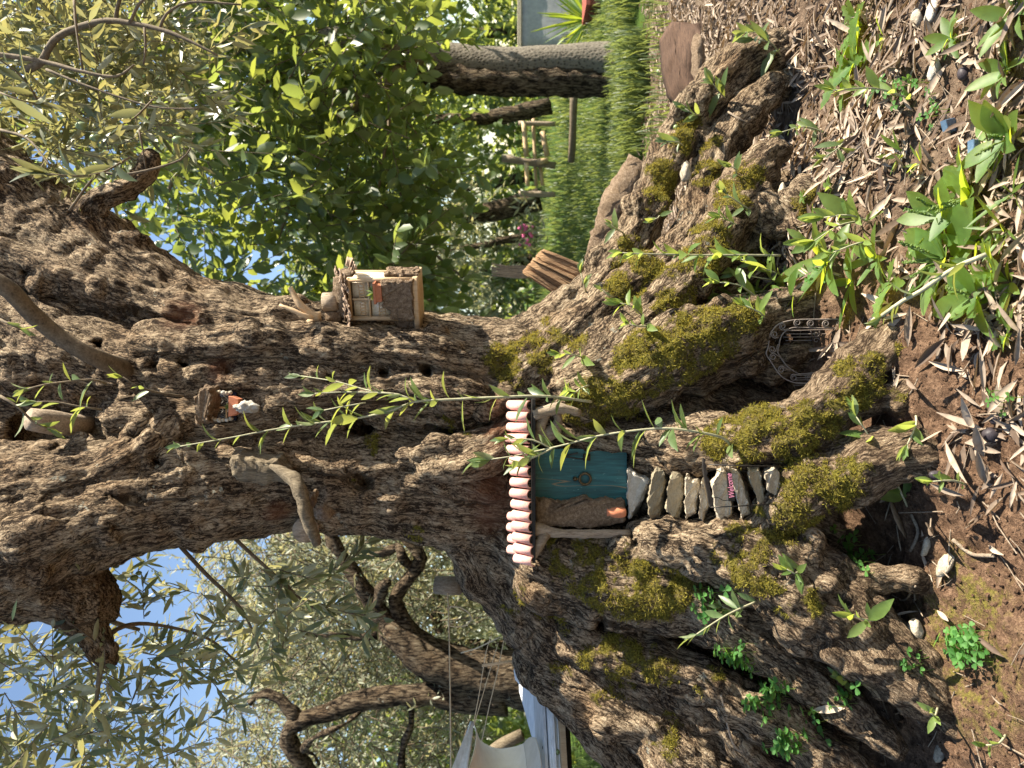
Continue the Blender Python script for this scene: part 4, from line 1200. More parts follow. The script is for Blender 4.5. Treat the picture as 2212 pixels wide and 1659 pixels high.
for pts, m, lab, d, dep in STONES:
    w_ = [z3(*p) for p in pts]
    ca = sum(p[0] for p in w_) / len(w_)
    cb = sum(p[1] for p in w_) / len(w_)
    t_ = thing("step_stone", lab, "stone", P(ca, cb, d), "stone steps up to the door")
    # dense outline so that the broken edge can be rough
    dn = []
    for k in range(len(w_)):
        p, q_ = w_[k], w_[(k + 1) % len(w_)]
        for e in range(4):
            dn.append((p[0] + (q_[0] - p[0]) * e / 4 + random.uniform(-1, 1), p[1] + (q_[1] - p[1]) * e / 4 + random.uniform(-1, 1)))
    MB().prism([P(a, b, d - (ca - a) * S * .5) for a, b in dn], (0, dep, -.035), .16).out("stone_block", m, t_, rough=.0045, fr=55, subdiv=2, smooth=False)

# welcome sign hung from a jagged rail on two wire posts
sg = thing("welcome_sign", "little black welcome sign hanging on wires from a jagged dark rail", "sign", P(1665, 1048, 1.46))
for (a1, b1, a2, b2) in ((1531, 1003.5, 1668, 1007), (1535, 1096, 1664, 1089)):
    MB().tube([P(a1, b1, 1.45), P((a1 + a2) / 2, (b1 + b2) / 2 + .6, 1.45), P(a2, b2, 1.46), P(a2 + 14, b2, 1.50)], pxm(1.3, 1.5), 6).out("post", M_IRON, sg)
up_ = [(1519, 989), (1518.5, 1005), (1520, 1022), (1524, 1045), (1529, 1068), (1531, 1085), (1534, 1096)]
lo_ = [(1541, 1093), (1542, 1078), (1536, 1072), (1539, 1066), (1533, 1059), (1535, 1052), (1530, 1044), (1532, 1036), (1526, 1028), (1529, 1020), (1524, 1012), (1527, 1006), (1522, 998), (1524, 992)]
MB().prism([P(a, b, 1.438) for a, b in up_ + lo_], (0, .008, 0), .05).out("jagged_rail", M_IRON, sg, smooth=False)
for wp in ([(1530, 1017), (1545, 1015), (1560, 1021), (1570, 1022)], [(1541, 1074.5), (1552, 1075), (1562, 1081), (1576, 1080)]):
    MB().tube(catmull([tuple(P(a, b, 1.444)) for a, b in wp], .005), pxm(.8, 1.5), 5).out("hanger", M_IRON, sg)
q4 = [(1569.5, 1020), (1580, 1019), (1588.5, 1082), (1575, 1083)]
bd = MB().prism([P(a, b, 1.440) for a, b in q4], (0, .005, 0), .03).out("sign_board", M_BLACK, sg, smooth=False)
fc_ = bpy.data.curves.new("lettering", 'FONT')
fc_.body = "Welcome"
fc_.size = 1.0
fc_.shear = 0.28
fc_.extrude = 0.02
fc_.offset = 0.008
fc_.align_x = 'CENTER'
fc_.align_y = 'CENTER'
to = bpy.data.objects.new("tmp", fc_)
COL.objects.link(to)
dg = bpy.context.evaluated_depsgraph_get()
tmesh = bpy.data.meshes.new_from_object(to.evaluated_get(dg))
bpy.data.objects.remove(to)
wdt = max(v.co.x for v in tmesh.vertices) - min(v.co.x for v in tmesh.vertices)
ctr = V(1578.5, 1050, 1.4385)
xd = (V(1574, 1024, 1.4385) - V(1581, 1076, 1.4385)).normalized()
zd = Vector((-xd.z, 0, xd.x))
sc_ = pxm(52, 1.44) / wdt
M_ = Matrix((xd * sc_, zd * sc_ * 1.25, xd.cross(zd) * sc_)).transposed().to_4x4()
tmesh.transform(Matrix.Translation(ctr - rootloc(sg)) @ M_)
tmesh.materials.clear()
link("lettering", tmesh, M_PINK, bd)

# wire garden arch
z5 = lambda x, v: (1641.7 + x / 8.536, 658.8 + v / 8.536)
ad = 1.69
arch = thing("garden_arch", "miniature brown wire garden arch with scrollwork standing between the roots", "garden arch", P(1840, 770, ad))
outer = [(1700, 262), (1400, 262), (1100, 264), (780, 268), (560, 287), (350, 350), (220, 480), (175, 600), (150, 780), (115, 905), (200, 1040), (300, 1200), (420, 1335), (620, 1430), (850, 1450), (1000, 1412), (1300, 1412), (1700, 1412)]
inner = [(1700, 432), (1300, 428), (1000, 424), (700, 415), (560, 432), (430, 520), (370, 640), (350, 760), (327, 870), (430, 1040), (520, 1150), (700, 1262), (800, 1272), (1000, 1250), (1430, 1190), (1700, 1160)]
def wire(pts, d, r, name, parent=arch, step=.006):
    return MB().tube(catmull([tuple(P(*z5(*p), d)) for p in pts], step), r, 6).out(name, M_WIRE, parent)
wire(outer, ad, .0016, "arch_frame")
wire(inner, ad, .0016, "arch_frame")
def scroll(cx_, cy_, r, a0, sgn, tail):
    pts = []
    for k in range(23):
        an = a0 + sgn * k * 0.42
        rr = r * (1 - 0.68 * k / 22)
        pts.append((cx_ + rr * math.cos(an), cy_ + rr * math.sin(an)))
    if tail:
        pts = [tail] + pts
    MB().tube([P(*z5(*p), ad - .001) for p in pts], .0012, 5).out("scroll", M_WIRE, arch)
for cx_, cy_, tail, a0, sg_ in ((690, 325, (700, 405), 2.2, 1), (935, 340, (960, 412), 2.2, 1), (1215, 345, (1350, 415), 2.0, 1), (1477, 345, (1540, 415), 2.0, 1), (418, 395, (520, 440), 1.2, 1), (270, 545, (345, 590), 1.0, 1), (225, 815, (335, 725), .4, 1), (240, 955, (370, 965), -.9, -1), (393, 1190, (560, 1220), -.6, -1), (625, 1340, (760, 1280), -1.0, -1), (895, 1345, (1000, 1275), -1.0, -1), (1150, 1330, (1200, 1255), -1.0, -1)):
    scroll(cx_, cy_, 68, a0, sg_, tail)
def side_panel(vs, d2, x_top):
    mb = MB()
    n = len(vs)
    for k, (v0, v1) in enumerate(vs):
        d = ad + (d2 - ad) * (k + .6) / n
        mb.tube(catmull([tuple(P(*z5(*p), d)) for p in ((x_top + 40 * (k % 2), v0), (700, v0), (930, (v0 + v1) / 2), (1150, v1), (1500, v1 - 8), (1660, v1))], .01), .0011, 5)
    for x in (960, 1120):
        mb.tube([P(*z5(x + 12 * k - 24, vs[k][0] * .4 + vs[k][1] * .6), ad + (d2 - ad) * (k + .6) / n) for k in range(n)], .0013, 5)
    cd = (ad + d2) / 2
    for cy_, s_ in ((vs[1][1], 1), (vs[3][0], -1)):
        mb.tube([P(*z5(1040 + 62 * (1 - .7 * k / 15) * math.cos(k * .45 * s_), cy_ + 50 * (1 - .7 * k / 15) * math.sin(k * .45 * s_)), cd) for k in range(16)], .001, 5)
    mb.out("side_panel", M_WIRE, arch)
side_panel([(470, 458), (535, 535), (592, 585), (655, 650), (720, 690)], ad + .075, 430)
side_panel([(1300, 1290), (1345, 1330), (1385, 1370), (1430, 1420), (1480, 1470)], ad + .075, 620)
wire([(250, 720), (300, 640), (480, 470), (620, 420)], ad + .07, .0011, "arch_frame")
wire([(390, 1450), (500, 1370), (640, 1310)], ad + .07, .0011, "arch_frame")

# ------------------------------------------------------------------ bay window house on the right of the trunk
wd0 = 1.80
wo_ = V(897, 650, wd0)
wrot = Matrix.Rotation(R(-24), 3, 'Z')
sw = S * wd0
def wl(a, b, y=0.0):
    """position on the bay: a, b as in the photo for the front, y metres back"""
    return wo_ + wrot @ Vector(((650 - b) * sw * 1.05, y, (897 - a) * sw))
house = thing("window_house", "tiny bay window house with a pine cone roof and bark cladding on the trunk", "fairy house", tuple(wo_))
def rod(p, q_, r, name, mat, parent=house, n=8):
    return MB().tube([p, (p + q_) / 2 + rv(.0004), q_], r, n).out(name, mat, parent)
DP = .085
def slab(mb, a0, a1, b0, b1, y0, y1):
    v = [wl(a, b, y) for a in (a0, a1) for b in (b0, b1) for y in (y0, y1)]
    return mb.add(v, [(0, 1, 3, 2), (4, 6, 7, 5), (0, 4, 5, 1), (2, 3, 7, 6), (0, 2, 6, 4), (1, 5, 7, 3)])
slab(MB(), 894, 905, 600, 712, -.012, DP + .01).out("base_plank", M_PALE, house, rough=.001, fr=60, subdiv=2)
for b, y in ((605, 0), (688, 0), (606, DP * .8)):
    rod(wl(896, b, y), wl(755, b, y), .0062, "post", M_PALE)
slab(MB(), 762, 894, 609, 684, .012, .014).out("window_back", M_NAVY, house)
for a0, a1, b0, b1 in ((763, 797, 612, 644), (801, 832, 612, 644), (763, 797, 649, 683), (801, 842, 649, 683)):
    pn_ = slab(MB(), a0, a1, b0, b1, .004, .008).out("pane", M_LILAC, house)
    mb = MB()
    for k in range(5):
        ca, cb = a0 + (a1 - a0) * .5, b0 + (b1 - b0) * (.1 + .2 * k)
        r = (a1 - a0) * .3
        mb.tube([wl(ca + r * math.sin(x * .5) * (1 - x / 14), cb + r * .8 * (1 - math.cos(x * .5)) * .5, .003) for x in range(11)], .0011, 4)
    mb.out("tracery", M_PALE, pn_)
slab(MB(), 762, 893, 604, 606, .01, DP * .8).out("side_pane", M_LILAC, house)
rod(wl(798, 608, -.002), wl(798, 688, -.002), .003, "muntin", M_PALE)
rod(wl(763, 646, -.002), wl(880, 646, -.002), .003, "muntin", M_PALE)
rod(wl(764, 606, DP * .4), wl(893, 606, DP * .4), .003, "muntin", M_PALE)
rod(wl(757, 601, -.002), wl(757, 692, -.002), .004, "lintel", M_PALE)
for pts, y, dp in (([(829, 603), (826, 618), (830, 640), (829, 660), (838, 667), (845, 668), (843, 684), (860, 686), (893, 686), (895, 660), (894, 603)], -.020, .02),
                   ([(846, 686), (858, 712), (893, 712), (894, 688)], -.004, .02)):
    dn = []
    for k in range(len(pts)):
        p, q_ = pts[k], pts[(k + 1) % len(pts)]
        for e in range(4):
            dn.append((p[0] + (q_[0] - p[0]) * e / 4 + random.uniform(-1.2, 1.2), p[1] + (q_[1] - p[1]) * e / 4 + random.uniform(-1.2, 1.2)))
    MB().prism([wl(a, b, y) for a, b in dn], wrot @ Vector((0, dp, 0)), .05).out("cork_panel", M_CORK, house, rough=.006, fr=75, subdiv=2, smooth=False)
slab(MB(), 832, 903, 596, 603, .012, DP * .95).out("cork_panel", M_CORK, house, rough=.007, fr=75, subdiv=4, smooth=False)
sm = None
SC = leaf_mesh("roof_scale", 1, 0.72, 4, 0.45, -0.25, 0, 0.7, 0.72)
SC.materials.append(mat_mottled("cone_scale", (0.10, 0.062, 0.04), (0.27, 0.19, 0.13), 60, 0.7, 0.5, 0.001, c3=(0.42, 0.34, 0.27)))
bmx = bmesh.new()
bmx.from_mesh(SC)
ex = bmesh.ops.solidify(bmx, geom=bmx.faces[:], thickness=0.07)
bmx.to_mesh(SC)
bmx.free()
random.seed(5)
for row in range(6):
    nrow = 11 - row
    for k in range(nrow):
        fr_ = (k + .5 * (row % 2)) / nrow
        b = 594 + fr_ * 108 + random.uniform(-2, 2)
        a = 758 - row * 7.5 + random.uniform(-2, 2) - 5 * math.sin(fr_ * math.pi) * (row > 3)
        y = -.022 + row * .017
        put_leaf(SC, wl(a - 8, b, y + .012), wrot @ Vector((random.uniform(-.35, .35), -.8, -.6 + random.uniform(-.3, .2))), wrot @ Vector((random.uniform(-.2, .2), -.6, .8)), pxm(random.uniform(19, 26), wd0), house, 1.0, "roof_scale")
for k in range(7):
    b = 588 + random.uniform(-5, 5)
    put_leaf(SC, wl(765 - 4 * k, b, .01 * k), wrot @ Vector((.7, -.2, -.6)), wrot @ Vector((.7, -.4, .5)), pxm(24, wd0), house, 1.0, "roof_scale")
MB().prism([wl(a, b, .02) for a, b in ((758, 600), (758, 704), (722, 690), (714, 640), (722, 606))], wrot @ Vector((0, DP, 0)), .05).out("roof_core", M_CORK, house)
rod(wl(722, 660, .035), wl(691, 662, .035), .024, "chimney", M_DRIFT, n=14)
rod(wl(728, 692, .03), wl(695, 692, .03), .016, "chimney", M_CORK, n=12)
# window box with succulent
slab(MB(), 812, 817, 606, 650, -.028, -.004).add([wl(a, b, y) for a, b, y in ((817, 609, -.026), (817, 647, -.026), (829, 612, -.024), (829, 645, -.024), (817, 609, -.004), (817, 647, -.004), (829, 612, -.004), (829, 645, -.004))], [(0, 1, 3, 2), (4, 6, 7, 5), (0, 4, 5, 1), (2, 3, 7, 6), (0, 2, 6, 4), (1, 5, 7, 3)]).out("window_box", M_TERRA, house, smooth=False)
YS = with_mat(leaf_mesh("leaf", 1, 0.34, 3, 0.3, -0.2, 0, 1, 0.5), M_YOUNG)
su = thing("succulent", "tiny spiky green succulent in the terracotta box of the bay window", "plant", tuple(wl(813, 628, -.016)))
for k in range(16):
    d = Vector((random.gauss(0, .8), random.gauss(0, .5), random.uniform(.3, 1.2)))
    put_leaf(YS, wl(813, 628, -.016), d, rv(1) + Vector((0, -.5, 0)), pxm(random.uniform(13, 19), wd0), su)
st_ = wood("driftwood_antlers", "bleached antler shaped stick standing over the bay window roof", "driftwood",
           [[(692, 683, 1.80, 10), (672, 680, 1.79, 8.5), (650, 660, 1.78, 8), (635, 638, 1.78, 6.5), (627, 620, 1.78, 5)], [(680, 684, 1.80, 7), (662, 683, 1.775, 5.5), (635, 671, 1.77, 4.5), (604, 659, 1.77, 3)], [(690, 686, 1.80, 8), (672, 694, 1.81, 7), (660, 702, 1.84, 6)]], M_PALE, part="tine", rough=.0015)

# ------------------------------------------------------------------ small knot hole window higher up
z6 = lambda x, v: (399.6 + x / 6.917, 820.9 + v / 6.917)
wn_ = thing("knothole_window", "dark lattice window under a bark awning in a hollow of the upper trunk", "window", P(494, 876, WIN_D - .02))
MB().box((X0(908, WIN_D), WIN_D - .012, Z0(514, WIN_D)), (X0(847, WIN_D), WIN_D - .004, Z0(447, WIN_D))).out("dark_pane", M_NAVY, wn_)
lc = MB()
for cy_, sgn in ((1, 1), (-1, -1)):
    ca = 470
    for k in range(9):
        bb = 876 + sgn * 5 + sgn * 2.6 * k
        lc.tube([P(451 + 40 * j / 8, bb + sgn * 3.2 * math.sin(j * .9 + k), WIN_D - .016) for j in range(9)], .0013, 4)
    for k in range(4):
        lc.tube([P(456 + 11 * k + 5 * math.sin(j * .8), 876 + sgn * (4 + 3.2 * j), WIN_D - .017) for j in range(8)], .0015, 4)
lc.out("lattice", M_LACE, wn_)
MB().tube([P(450, 881, WIN_D - .022), P(490, 880.5, WIN_D - .022)], .0026, 8).out("muntin", M_PALE, wn_)
MB().tube([P(489, 884, WIN_D - .024), P(489, 905, WIN_D - .024)], .0022, 8).out("muntin", M_PALE, wn_)
aw = [(419, 858), (428, 845), (440, 834), (452, 838), (457, 850), (456, 866), (449, 880), (449, 895), (448, 910), (436, 914), (424, 918), (420, 890)]
dn = [(p[0] + (q_[0] - p[0]) * e / 3 + random.uniform(-1, 1), p[1] + (q_[1] - p[1]) * e / 3 + random.uniform(-1, 1)) for p, q_ in zip(aw, aw[1:] + aw[:1]) for e in range(3)]
MB().prism([P(a, b, 1.715) for a, b in dn], (0, .06, 0), .12).out("bark_awning", M_CORK, wn_, rough=.006, fr=70, subdiv=2, smooth=False)
bx_ = [(493.5, 855.5), (493, 900), (500, 899), (501, 898), (513, 892), (514, 862), (502, 857)]
MB().prism([P(a, b, 1.735) for a, b in bx_], (0, .03, 0), .04).out("window_box", M_TERRA, wn_, smooth=False)
su2 = thing("succulent", "pale little succulent behind the upper terracotta window box", "plant", P(494, 878, 1.75))
for k in range(9):
    put_leaf(YS, P(495, 878, 1.745), Vector((random.gauss(0, .7), -.1, 1)), rv(1), pxm(random.uniform(8, 12), 1.74), su2)
def rock(a, b, d, r, mat, name, label, cat, flat=(1, .8, .8), amp=.3, seed=0, group=None, sub=3, rough=.0015, rot=0):
    t_ = MB().blob(P(a, b, d), pxm(r, d), sub, amp, 1.6, seed, Matrix.Rotation(R(rot), 3, 'Y'), flat).out(name, mat, None, rough=rough, fr=60, loc=P(a, b, d))
    tag(t_, label, cat, group)
    return t_
rock(533, 879, 1.735, 21, M_CHALK, "stone", "cream wedge of stone below the upper terracotta window box", "stone", (.65, .7, 1.15), .35, 4, sub=4, rough=.004)
PEB = ["cream pebble topmost on the left of the knot hole window", "grey pebble second down on the left of the knot hole window", "cream pebble third down on the left of the knot hole window", "small grey pebble fourth down on the left of the knot hole window", "cream pebble fifth down on the left of the knot hole window", "grey pebble touching the left end of the upper terracotta box", "large grey pebble topmost on the right of the knot hole window", "grey pebble second down on the right of the knot hole window", "cream pebble third down on the right of the knot hole window", "grey pebble fourth down on the right of the knot hole window", "grey pebble touching the right end of the upper terracotta box"]
for k, (x, v, r) in enumerate(((400, 570, 5.4), (455, 590, 4.8), (510, 600, 5.0), (572, 598, 4.2), (622, 597, 4.2), (685, 575, 5), (450, 190, 6.4), (515, 175, 4.6), (572, 190, 5), (628, 200, 4.6), (680, 190, 4.6))):
    a, b = z6(x, v)
    rock(a, b, 1.752, r, M_CHALK if k in (0, 2, 4, 8) else M_STONE, "pebble", PEB[k], "pebble", (1, 1, 1.15), .2, k, "pebbles edging the knot hole window", 2)

# ------------------------------------------------------------------ weathered driftwood leaning on the left limb
z7 = lambda x, v: (475.2 + x / 4.006, 972 + v / 4.006)
dw = thing("driftwood_slab", "weathered grey split branch curving down the left limb", "driftwood", P(600, 1060, 1.72))
pts = [z7(*p) for p in ((60, 60), (130, 50), (220, 75), (350, 90), (480, 100), (560, 200), (600, 295), (500, 285), (410, 318), (300, 305), (160, 285), (90, 215))]
dn = [(p[0] + (q_[0] - p[0]) * e / 4 + random.uniform(-.8, .8), p[1] + (q_[1] - p[1]) * e / 4 + random.uniform(-.8, .8)) for p, q_ in zip(pts, pts[1:] + pts[:1]) for e in range(4)]
MB().prism([P(a, b, 1.71 + (b - 1000) * .0003) for a, b in dn], (.01, .06, 0), .18).out("broad_slab", M_OLDWOOD, dw, rough=.005, fr=45, subdiv=2)
c = catmull([(*P(*z7(x, v), d), r * S * d) for x, v, d, r in ((440, 140, 1.70, 5), (540, 190, 1.69, 14), (650, 270, 1.67, 20), (705, 380, 1.66, 19), (735, 520, 1.66, 18), (775, 660, 1.67, 17), (820, 760, 1.68, 15), (840, 805, 1.685, 13))], .012)
MB().tube([Vector(p[:3]) for p in c], [p[3] for p in c], 14, flat=.8).out("bent_arm", M_OLDWOOD, dw, rough=.004, fr=40)
rock(*z7(800, 430), 1.70, 15, M_CORK, "bark_chip", "small rough chip of bark tucked beside the bent driftwood", "bark", (.6, .5, 1.5), .4, 3, sub=3, rough=.005, rot=-70)
rock(*z7(900, 540), 1.76, 18, M_CORK, "bark_chip", "crumbly brown bark lump under the bent driftwood", "bark", (1, .8, 1.2), .4, 8, sub=3, rough=.006)
c1, c2 = V(*z7(740, 690), 1.80), V(*z7(740, 690), 1.90)
t_ = thing("log_slice", "dark round slice of wood behind the bent driftwood", "log", tuple(c1))
MB().tube([c1, c2], pxm(28, 1.8), 20).out("log_disc", M_DRIFT, t_, rough=.002)

# ------------------------------------------------------------------ foliage built leaf by leaf
def leaf_cloud(name, pos, dirs, nrm, L, Wd, mat, parent=None, kind=None, fold=0.3, loc=None):
    pos, dirs, nrm = np.asarray(pos, float), np.asarray(dirs, float), np.asarray(nrm, float)
    n = len(pos)
    L = np.broadcast_to(L, n)[:, None]
    Wd = np.broadcast_to(Wd, n)[:, None]
    y = dirs / np.linalg.norm(dirs, axis=1)[:, None]
    x = np.cross(y, nrm)
    x /= np.maximum(np.linalg.norm(x, axis=1), 1e-6)[:, None]
    z = np.cross(x, y)
    bend = rng.uniform(-.12, .22, (n, 1)) * L
    if n < 60000 and np.median(L) < .11:
        m1, m2 = pos + y * L * .30, pos + y * L * .68 - z * bend * .5
        zz = z * Wd * fold / 2
        v = np.stack([pos, m1 - x * Wd * .46 + zz, m1, m1 + x * Wd * .46 + zz, m2 - x * Wd * .42 + zz, m2, m2 + x * Wd * .42 + zz, pos + y * L - z * bend], 1).reshape(-1, 3)
        k = np.arange(n)[:, None] * 8
        f = [np.concatenate([k + np.array([t_]) for t_ in ([0, 2, 1], [0, 3, 2], [4, 5, 7], [5, 6, 7])]), np.concatenate([k + np.array([[1, 2, 5, 4]]), k + np.array([[2, 3, 6, 5]])])]
        nv = 8
    else:
        mid = pos + y * L * .45
        v = np.stack([pos, mid - x * Wd / 2 + z * Wd * fold / 2, mid, mid + x * Wd / 2 + z * Wd * fold / 2, pos + y * L - z * bend], 1).reshape(-1, 3)
        k = np.arange(n)[:, None] * 5
        f = np.concatenate([k + np.array([[0, 2, 1]]), k + np.array([[0, 3, 2]]), k + np.array([[1, 2, 4]]), k + np.array([[2, 3, 4]])])
        nv = 5
    base = rootloc(parent) if parent is not None else Vector(loc or (0, 0, 0))
    me = np_mesh(name, v - np.array(base), f, True)
    me.attributes.new("rnd", 'FLOAT', 'POINT').data.foreach_set("value", np.repeat(rng.random(n), nv).astype(np.float32))
    o = link(name, me, mat, parent, kind)
    if parent is None and loc is not None:
        o.location = base
    return o

def twig_leaves(starts, length, per, L, droop=0.3, spread=0.8, nup=0.7, bias=(0, 0, 0), tw=None):
    """leaves along many short twigs; tw (an MB) collects the twigs themselves"""
    P0 = np.asarray(starts, float)
    n = len(P0)
    d0 = rng.normal(0, 1, (n, 3)) + np.array(bias)
    d0[:, 2] -= droop
    d0 /= np.linalg.norm(d0, axis=1)[:, None]
    ln = rng.uniform(.6, 1.2, n) * length
    pos, dr = [], []
    for i in range(per):
        t_ = (i + rng.uniform(0, .8, n)) / per
        p = P0 + d0 * (ln * t_)[:, None]
        p[:, 2] -= droop * .35 * ln * t_ * t_
        s_ = rng.normal(0, 1, (n, 3))
        s_ -= d0 * (s_ * d0).sum(1)[:, None]
        s_ /= np.maximum(np.linalg.norm(s_, axis=1), 1e-6)[:, None]
        pos.append(p)
        dd_ = s_ * spread + d0 * .7
        dd_[:, 2] -= droop * .6
        dr.append(dd_)
    pos, dr = np.concatenate(pos), np.concatenate(dr)
    nr = rng.normal(0, .6, pos.shape)
    nr[:, 2] += nup
    if tw is not None:
        for i in range(n):
            e = P0[i] + d0[i] * ln[i]
            e[2] -= droop * .35 * ln[i]
            m_ = (P0[i] + e) / 2 + np.array((0, 0, droop * .08 * ln[i]))
            tw.tube([P0[i], m_, e], [tw.r0, tw.r0 * .8, tw.r0 * .45], 3, cap=False)
    return pos, dr, nr, rng.uniform(.75, 1.2, len(pos)) * L

def region(n, a0, a1, b0, b1, d0, d1, keep=None):
    out = []
    while len(out) < n:
        a, b, d = rng.uniform(a0, a1), rng.uniform(b0, b1), rng.uniform(d0, d1)
        if keep is None or rng.random() < keep(a, b, d):
            out.append(P(a, b, d))
    return np.array(out)

def limb(mb, pts, step=.05, n=10):
    c = catmull([(*P(a, b, d), r * S * d) for a, b, d, r in pts], step)
    mb.tube([Vector(p[:3]) for p in c], [max(p[3], .002) for p in c], n)
    return mb

def wobble(v, k):
    return v

# ---- our own tree: overhanging sprays at the upper right and upper left
br = [
 [(60, 150, 2.0, 9), (90, 133, 1.98, 8), (117, 87, 1.95, 7.5), (167, 60, 1.93, 7), (233, 45, 1.9, 6.5), (300, 53, 1.88, 5.5), (367, 70, 1.86, 4.5), (433, 100, 1.85, 3), (470, 120, 1.85, 2)],
 [(-60, 110, 1.9, 7), (0, 118, 1.9, 6), (90, 132, 1.9, 5), (180, 155, 1.88, 4), (250, 165, 1.87, 3), (290, 140, 1.86, 2)],
 [(250, 45, 1.9, 5), (255, 10, 1.88, 4.5), (270, -30, 1.86, 4)], [(280, 50, 1.88, 4), (300, 10, 1.87, 3.5), (330, -20, 1.85, 3)], [(345, 62, 1.87, 3.5), (360, 30, 1.86, 3), (410, 5, 1.85, 2.5), (520, 10, 1.85, 2)],
 [(150, 455, 1.75, 3), (210, 378, 1.74, 3), (260, 378, 1.74, 2.6), (330, 365, 1.74, 2.4), (390, 345, 1.74, 2), (412, 320, 1.74, 1.5)],
 [(160, 0, 1.8, 3), (165, 60, 1.78, 2.6), (178, 150, 1.77, 2)], [(312, 60, 1.86, 3), (314, 100, 1.86, 2.6), (310, 140, 1.85, 2.2)], [(100, 150, 1.8, 3), (200, 190, 1.78, 2.4), (330, 230, 1.77, 2), (430, 235, 1.76, 1.6)],
 [(0, 280, 1.7, 3), (60, 300, 1.66, 2.5), (110, 360, 1.62, 2)], [(300, 280, 1.7, 2.4), (310, 330, 1.7, 2), (315, 365, 1.72, 2)]]
for pth in br:
    c = catmull([(*P(a, b, d), r * S * d) for a, b, d, r in pth], .02)
    MB().tube([Vector(p[:3]) for p in c], [p[3] for p in c], 8).out("branch", M_TWIG, olive_root, rough=.0008, fr=80)
def keep_ur(a, b, d):
    e = 480 - .35 * abs(b - 120) - max(0, b - 300) * 1.4
    return float(a < e) * (0.35 + 0.65 * (a < e - 120))
tw = MB(); tw.r0 = .0016
st = region(300, -120, 520, -120, 450, 1.98, 2.8, keep_ur)
ps = twig_leaves(st, .22, 13, .066, droop=.35, nup=.6, tw=tw)
st = region(110, -140, 420, -140, 430, 2.3, 3.3, keep_ur)
p2 = twig_leaves(st, .25, 12, .066, droop=.35, nup=.6, tw=tw)
arr = [np.concatenate([u, w_]) for u, w_ in zip(ps, p2)]
leaf_cloud("foliage", *arr[:3], arr[3], arr[3] * .24, M_OLIVE, olive_root, "stuff")
tw.out("twigs", M_TWIG, olive_root, kind="stuff")
shoot([(280, 340, 1.35), (215, 375, 1.28), (150, 380, 1.24), (100, 375, 1.22)], .0022, .0014, .072, .03, OL, mat=M_TWIG, tipn=6, label="close olive spray with dark leaves before the right limb")
shoot([(330, 215, 1.42), (290, 255, 1.38), (250, 275, 1.36)], .002, .0014, .075, .035, OL, mat=M_TWIG, tipn=4)
shoot([(80, 215, 1.4), (60, 180, 1.36), (30, 150, 1.34), (0, 130, 1.33)], .002, .0014, .075, .035, OL, mat=M_TWIG, tipn=4)
shoot([(0, 200, 1.36), (40, 215, 1.36), (80, 225, 1.37)], .002, .0014, .075, .035, OL, mat=M_TWIG, tipn=3)
def keep_ul(a, b, d):
    if b < 1235 + max(0, 170 - a) * .6:
        return 0.0
    k = 1.0 if a < 240 else .75 if a < 420 else .5 if b < 1480 else .2
    if a > 300 and b > 1520:
        k *= .35
    if a < 130 and 1400 < b < 1480:
        k *= .8
    return k
tw = MB(); tw.r0 = .0016
for pth in ([(493, 1150, 1.95, 4.5), (553, 1206, 1.95, 4), (620, 1265, 1.95, 3.2), (676, 1313, 1.95, 2.6), (760, 1325, 1.95, 2), (853, 1340, 1.95, 1.4)], [(390, 1180, 2.0, 5), (440, 1235, 2.0, 4.5), (497, 1290, 2.0, 4), (530, 1330, 2.0, 3), (560, 1400, 2.0, 2)],
            [(225, 1420, 1.95, 10), (215, 1460, 2.0, 6), (210, 1540, 2.1, 4), (240, 1620, 2.2, 3)], [(225, 1380, 1.9, 6), (270, 1352, 1.95, 5), (340, 1350, 2.0, 4), (450, 1380, 2.1, 3), (520, 1440, 2.2, 2)], [(230, 1300, 2.1, 9), (240, 1340, 2.2, 6), (300, 1360, 2.3, 4)]):
    c = catmull([(*P(a, b, d), r * S * d) for a, b, d, r in pth], .02)
    MB().tube([Vector(p[:3]) for p in c], [p[3] for p in c], 8).out("branch", M_TWIG, olive_root, rough=.0008, fr=80)
st = region(230, -60, 620, 1200, 1760, 1.75, 2.9, keep_ul)
ps = twig_leaves(st, .2, 11, .058, droop=.3, nup=.5, tw=tw)
extra = []
for a, b, d in ((560, 1225, 1.9), (610, 1262, 1.9), (650, 1292, 1.9), (690, 1318, 1.9), (730, 1318, 1.9), (600, 1300, 1.95), (640, 1360, 1.95), (600, 1230, 1.95), (720, 1230, 1.98), (760, 1210, 1.98), (700, 1260, 1.98), (800, 1330, 1.92), (830, 1335, 1.92), (590, 1380, 1.95), (610, 1400, 1.95)):
    extra.append(P(a, b, d))
p2 = twig_leaves(np.array(extra), .10, 12, .06, droop=.5, nup=.5, tw=tw)
arr = [np.concatenate([u, w_]) for u, w_ in zip(ps, p2)]
leaf_cloud("foliage", *arr[:3], arr[3], arr[3] * .24, M_OLIVE, olive_root, "stuff")
tw.out("twigs", M_TWIG, olive_root, kind="stuff")
for a, b, d, r in ((175, 272, 1.40, 11), (115, 175, 1.5, 9), (205, 298, 1.52, 10), (383, 302, 1.55, 10), (290, 1248, 1.95, 8), (520, 1275, 1.9, 7), (250, 1222, 2.0, 7), (430, 1420, 2.0, 7), (485, 1445, 2.0, 6), (300, 1238, 1.95, 6)):
    MB().blob(P(a, b, d), pxm(r, d), 2, .04, flat=(.85, .85, 1.15)).out("olive_fruit", M_OLV, olive_root)

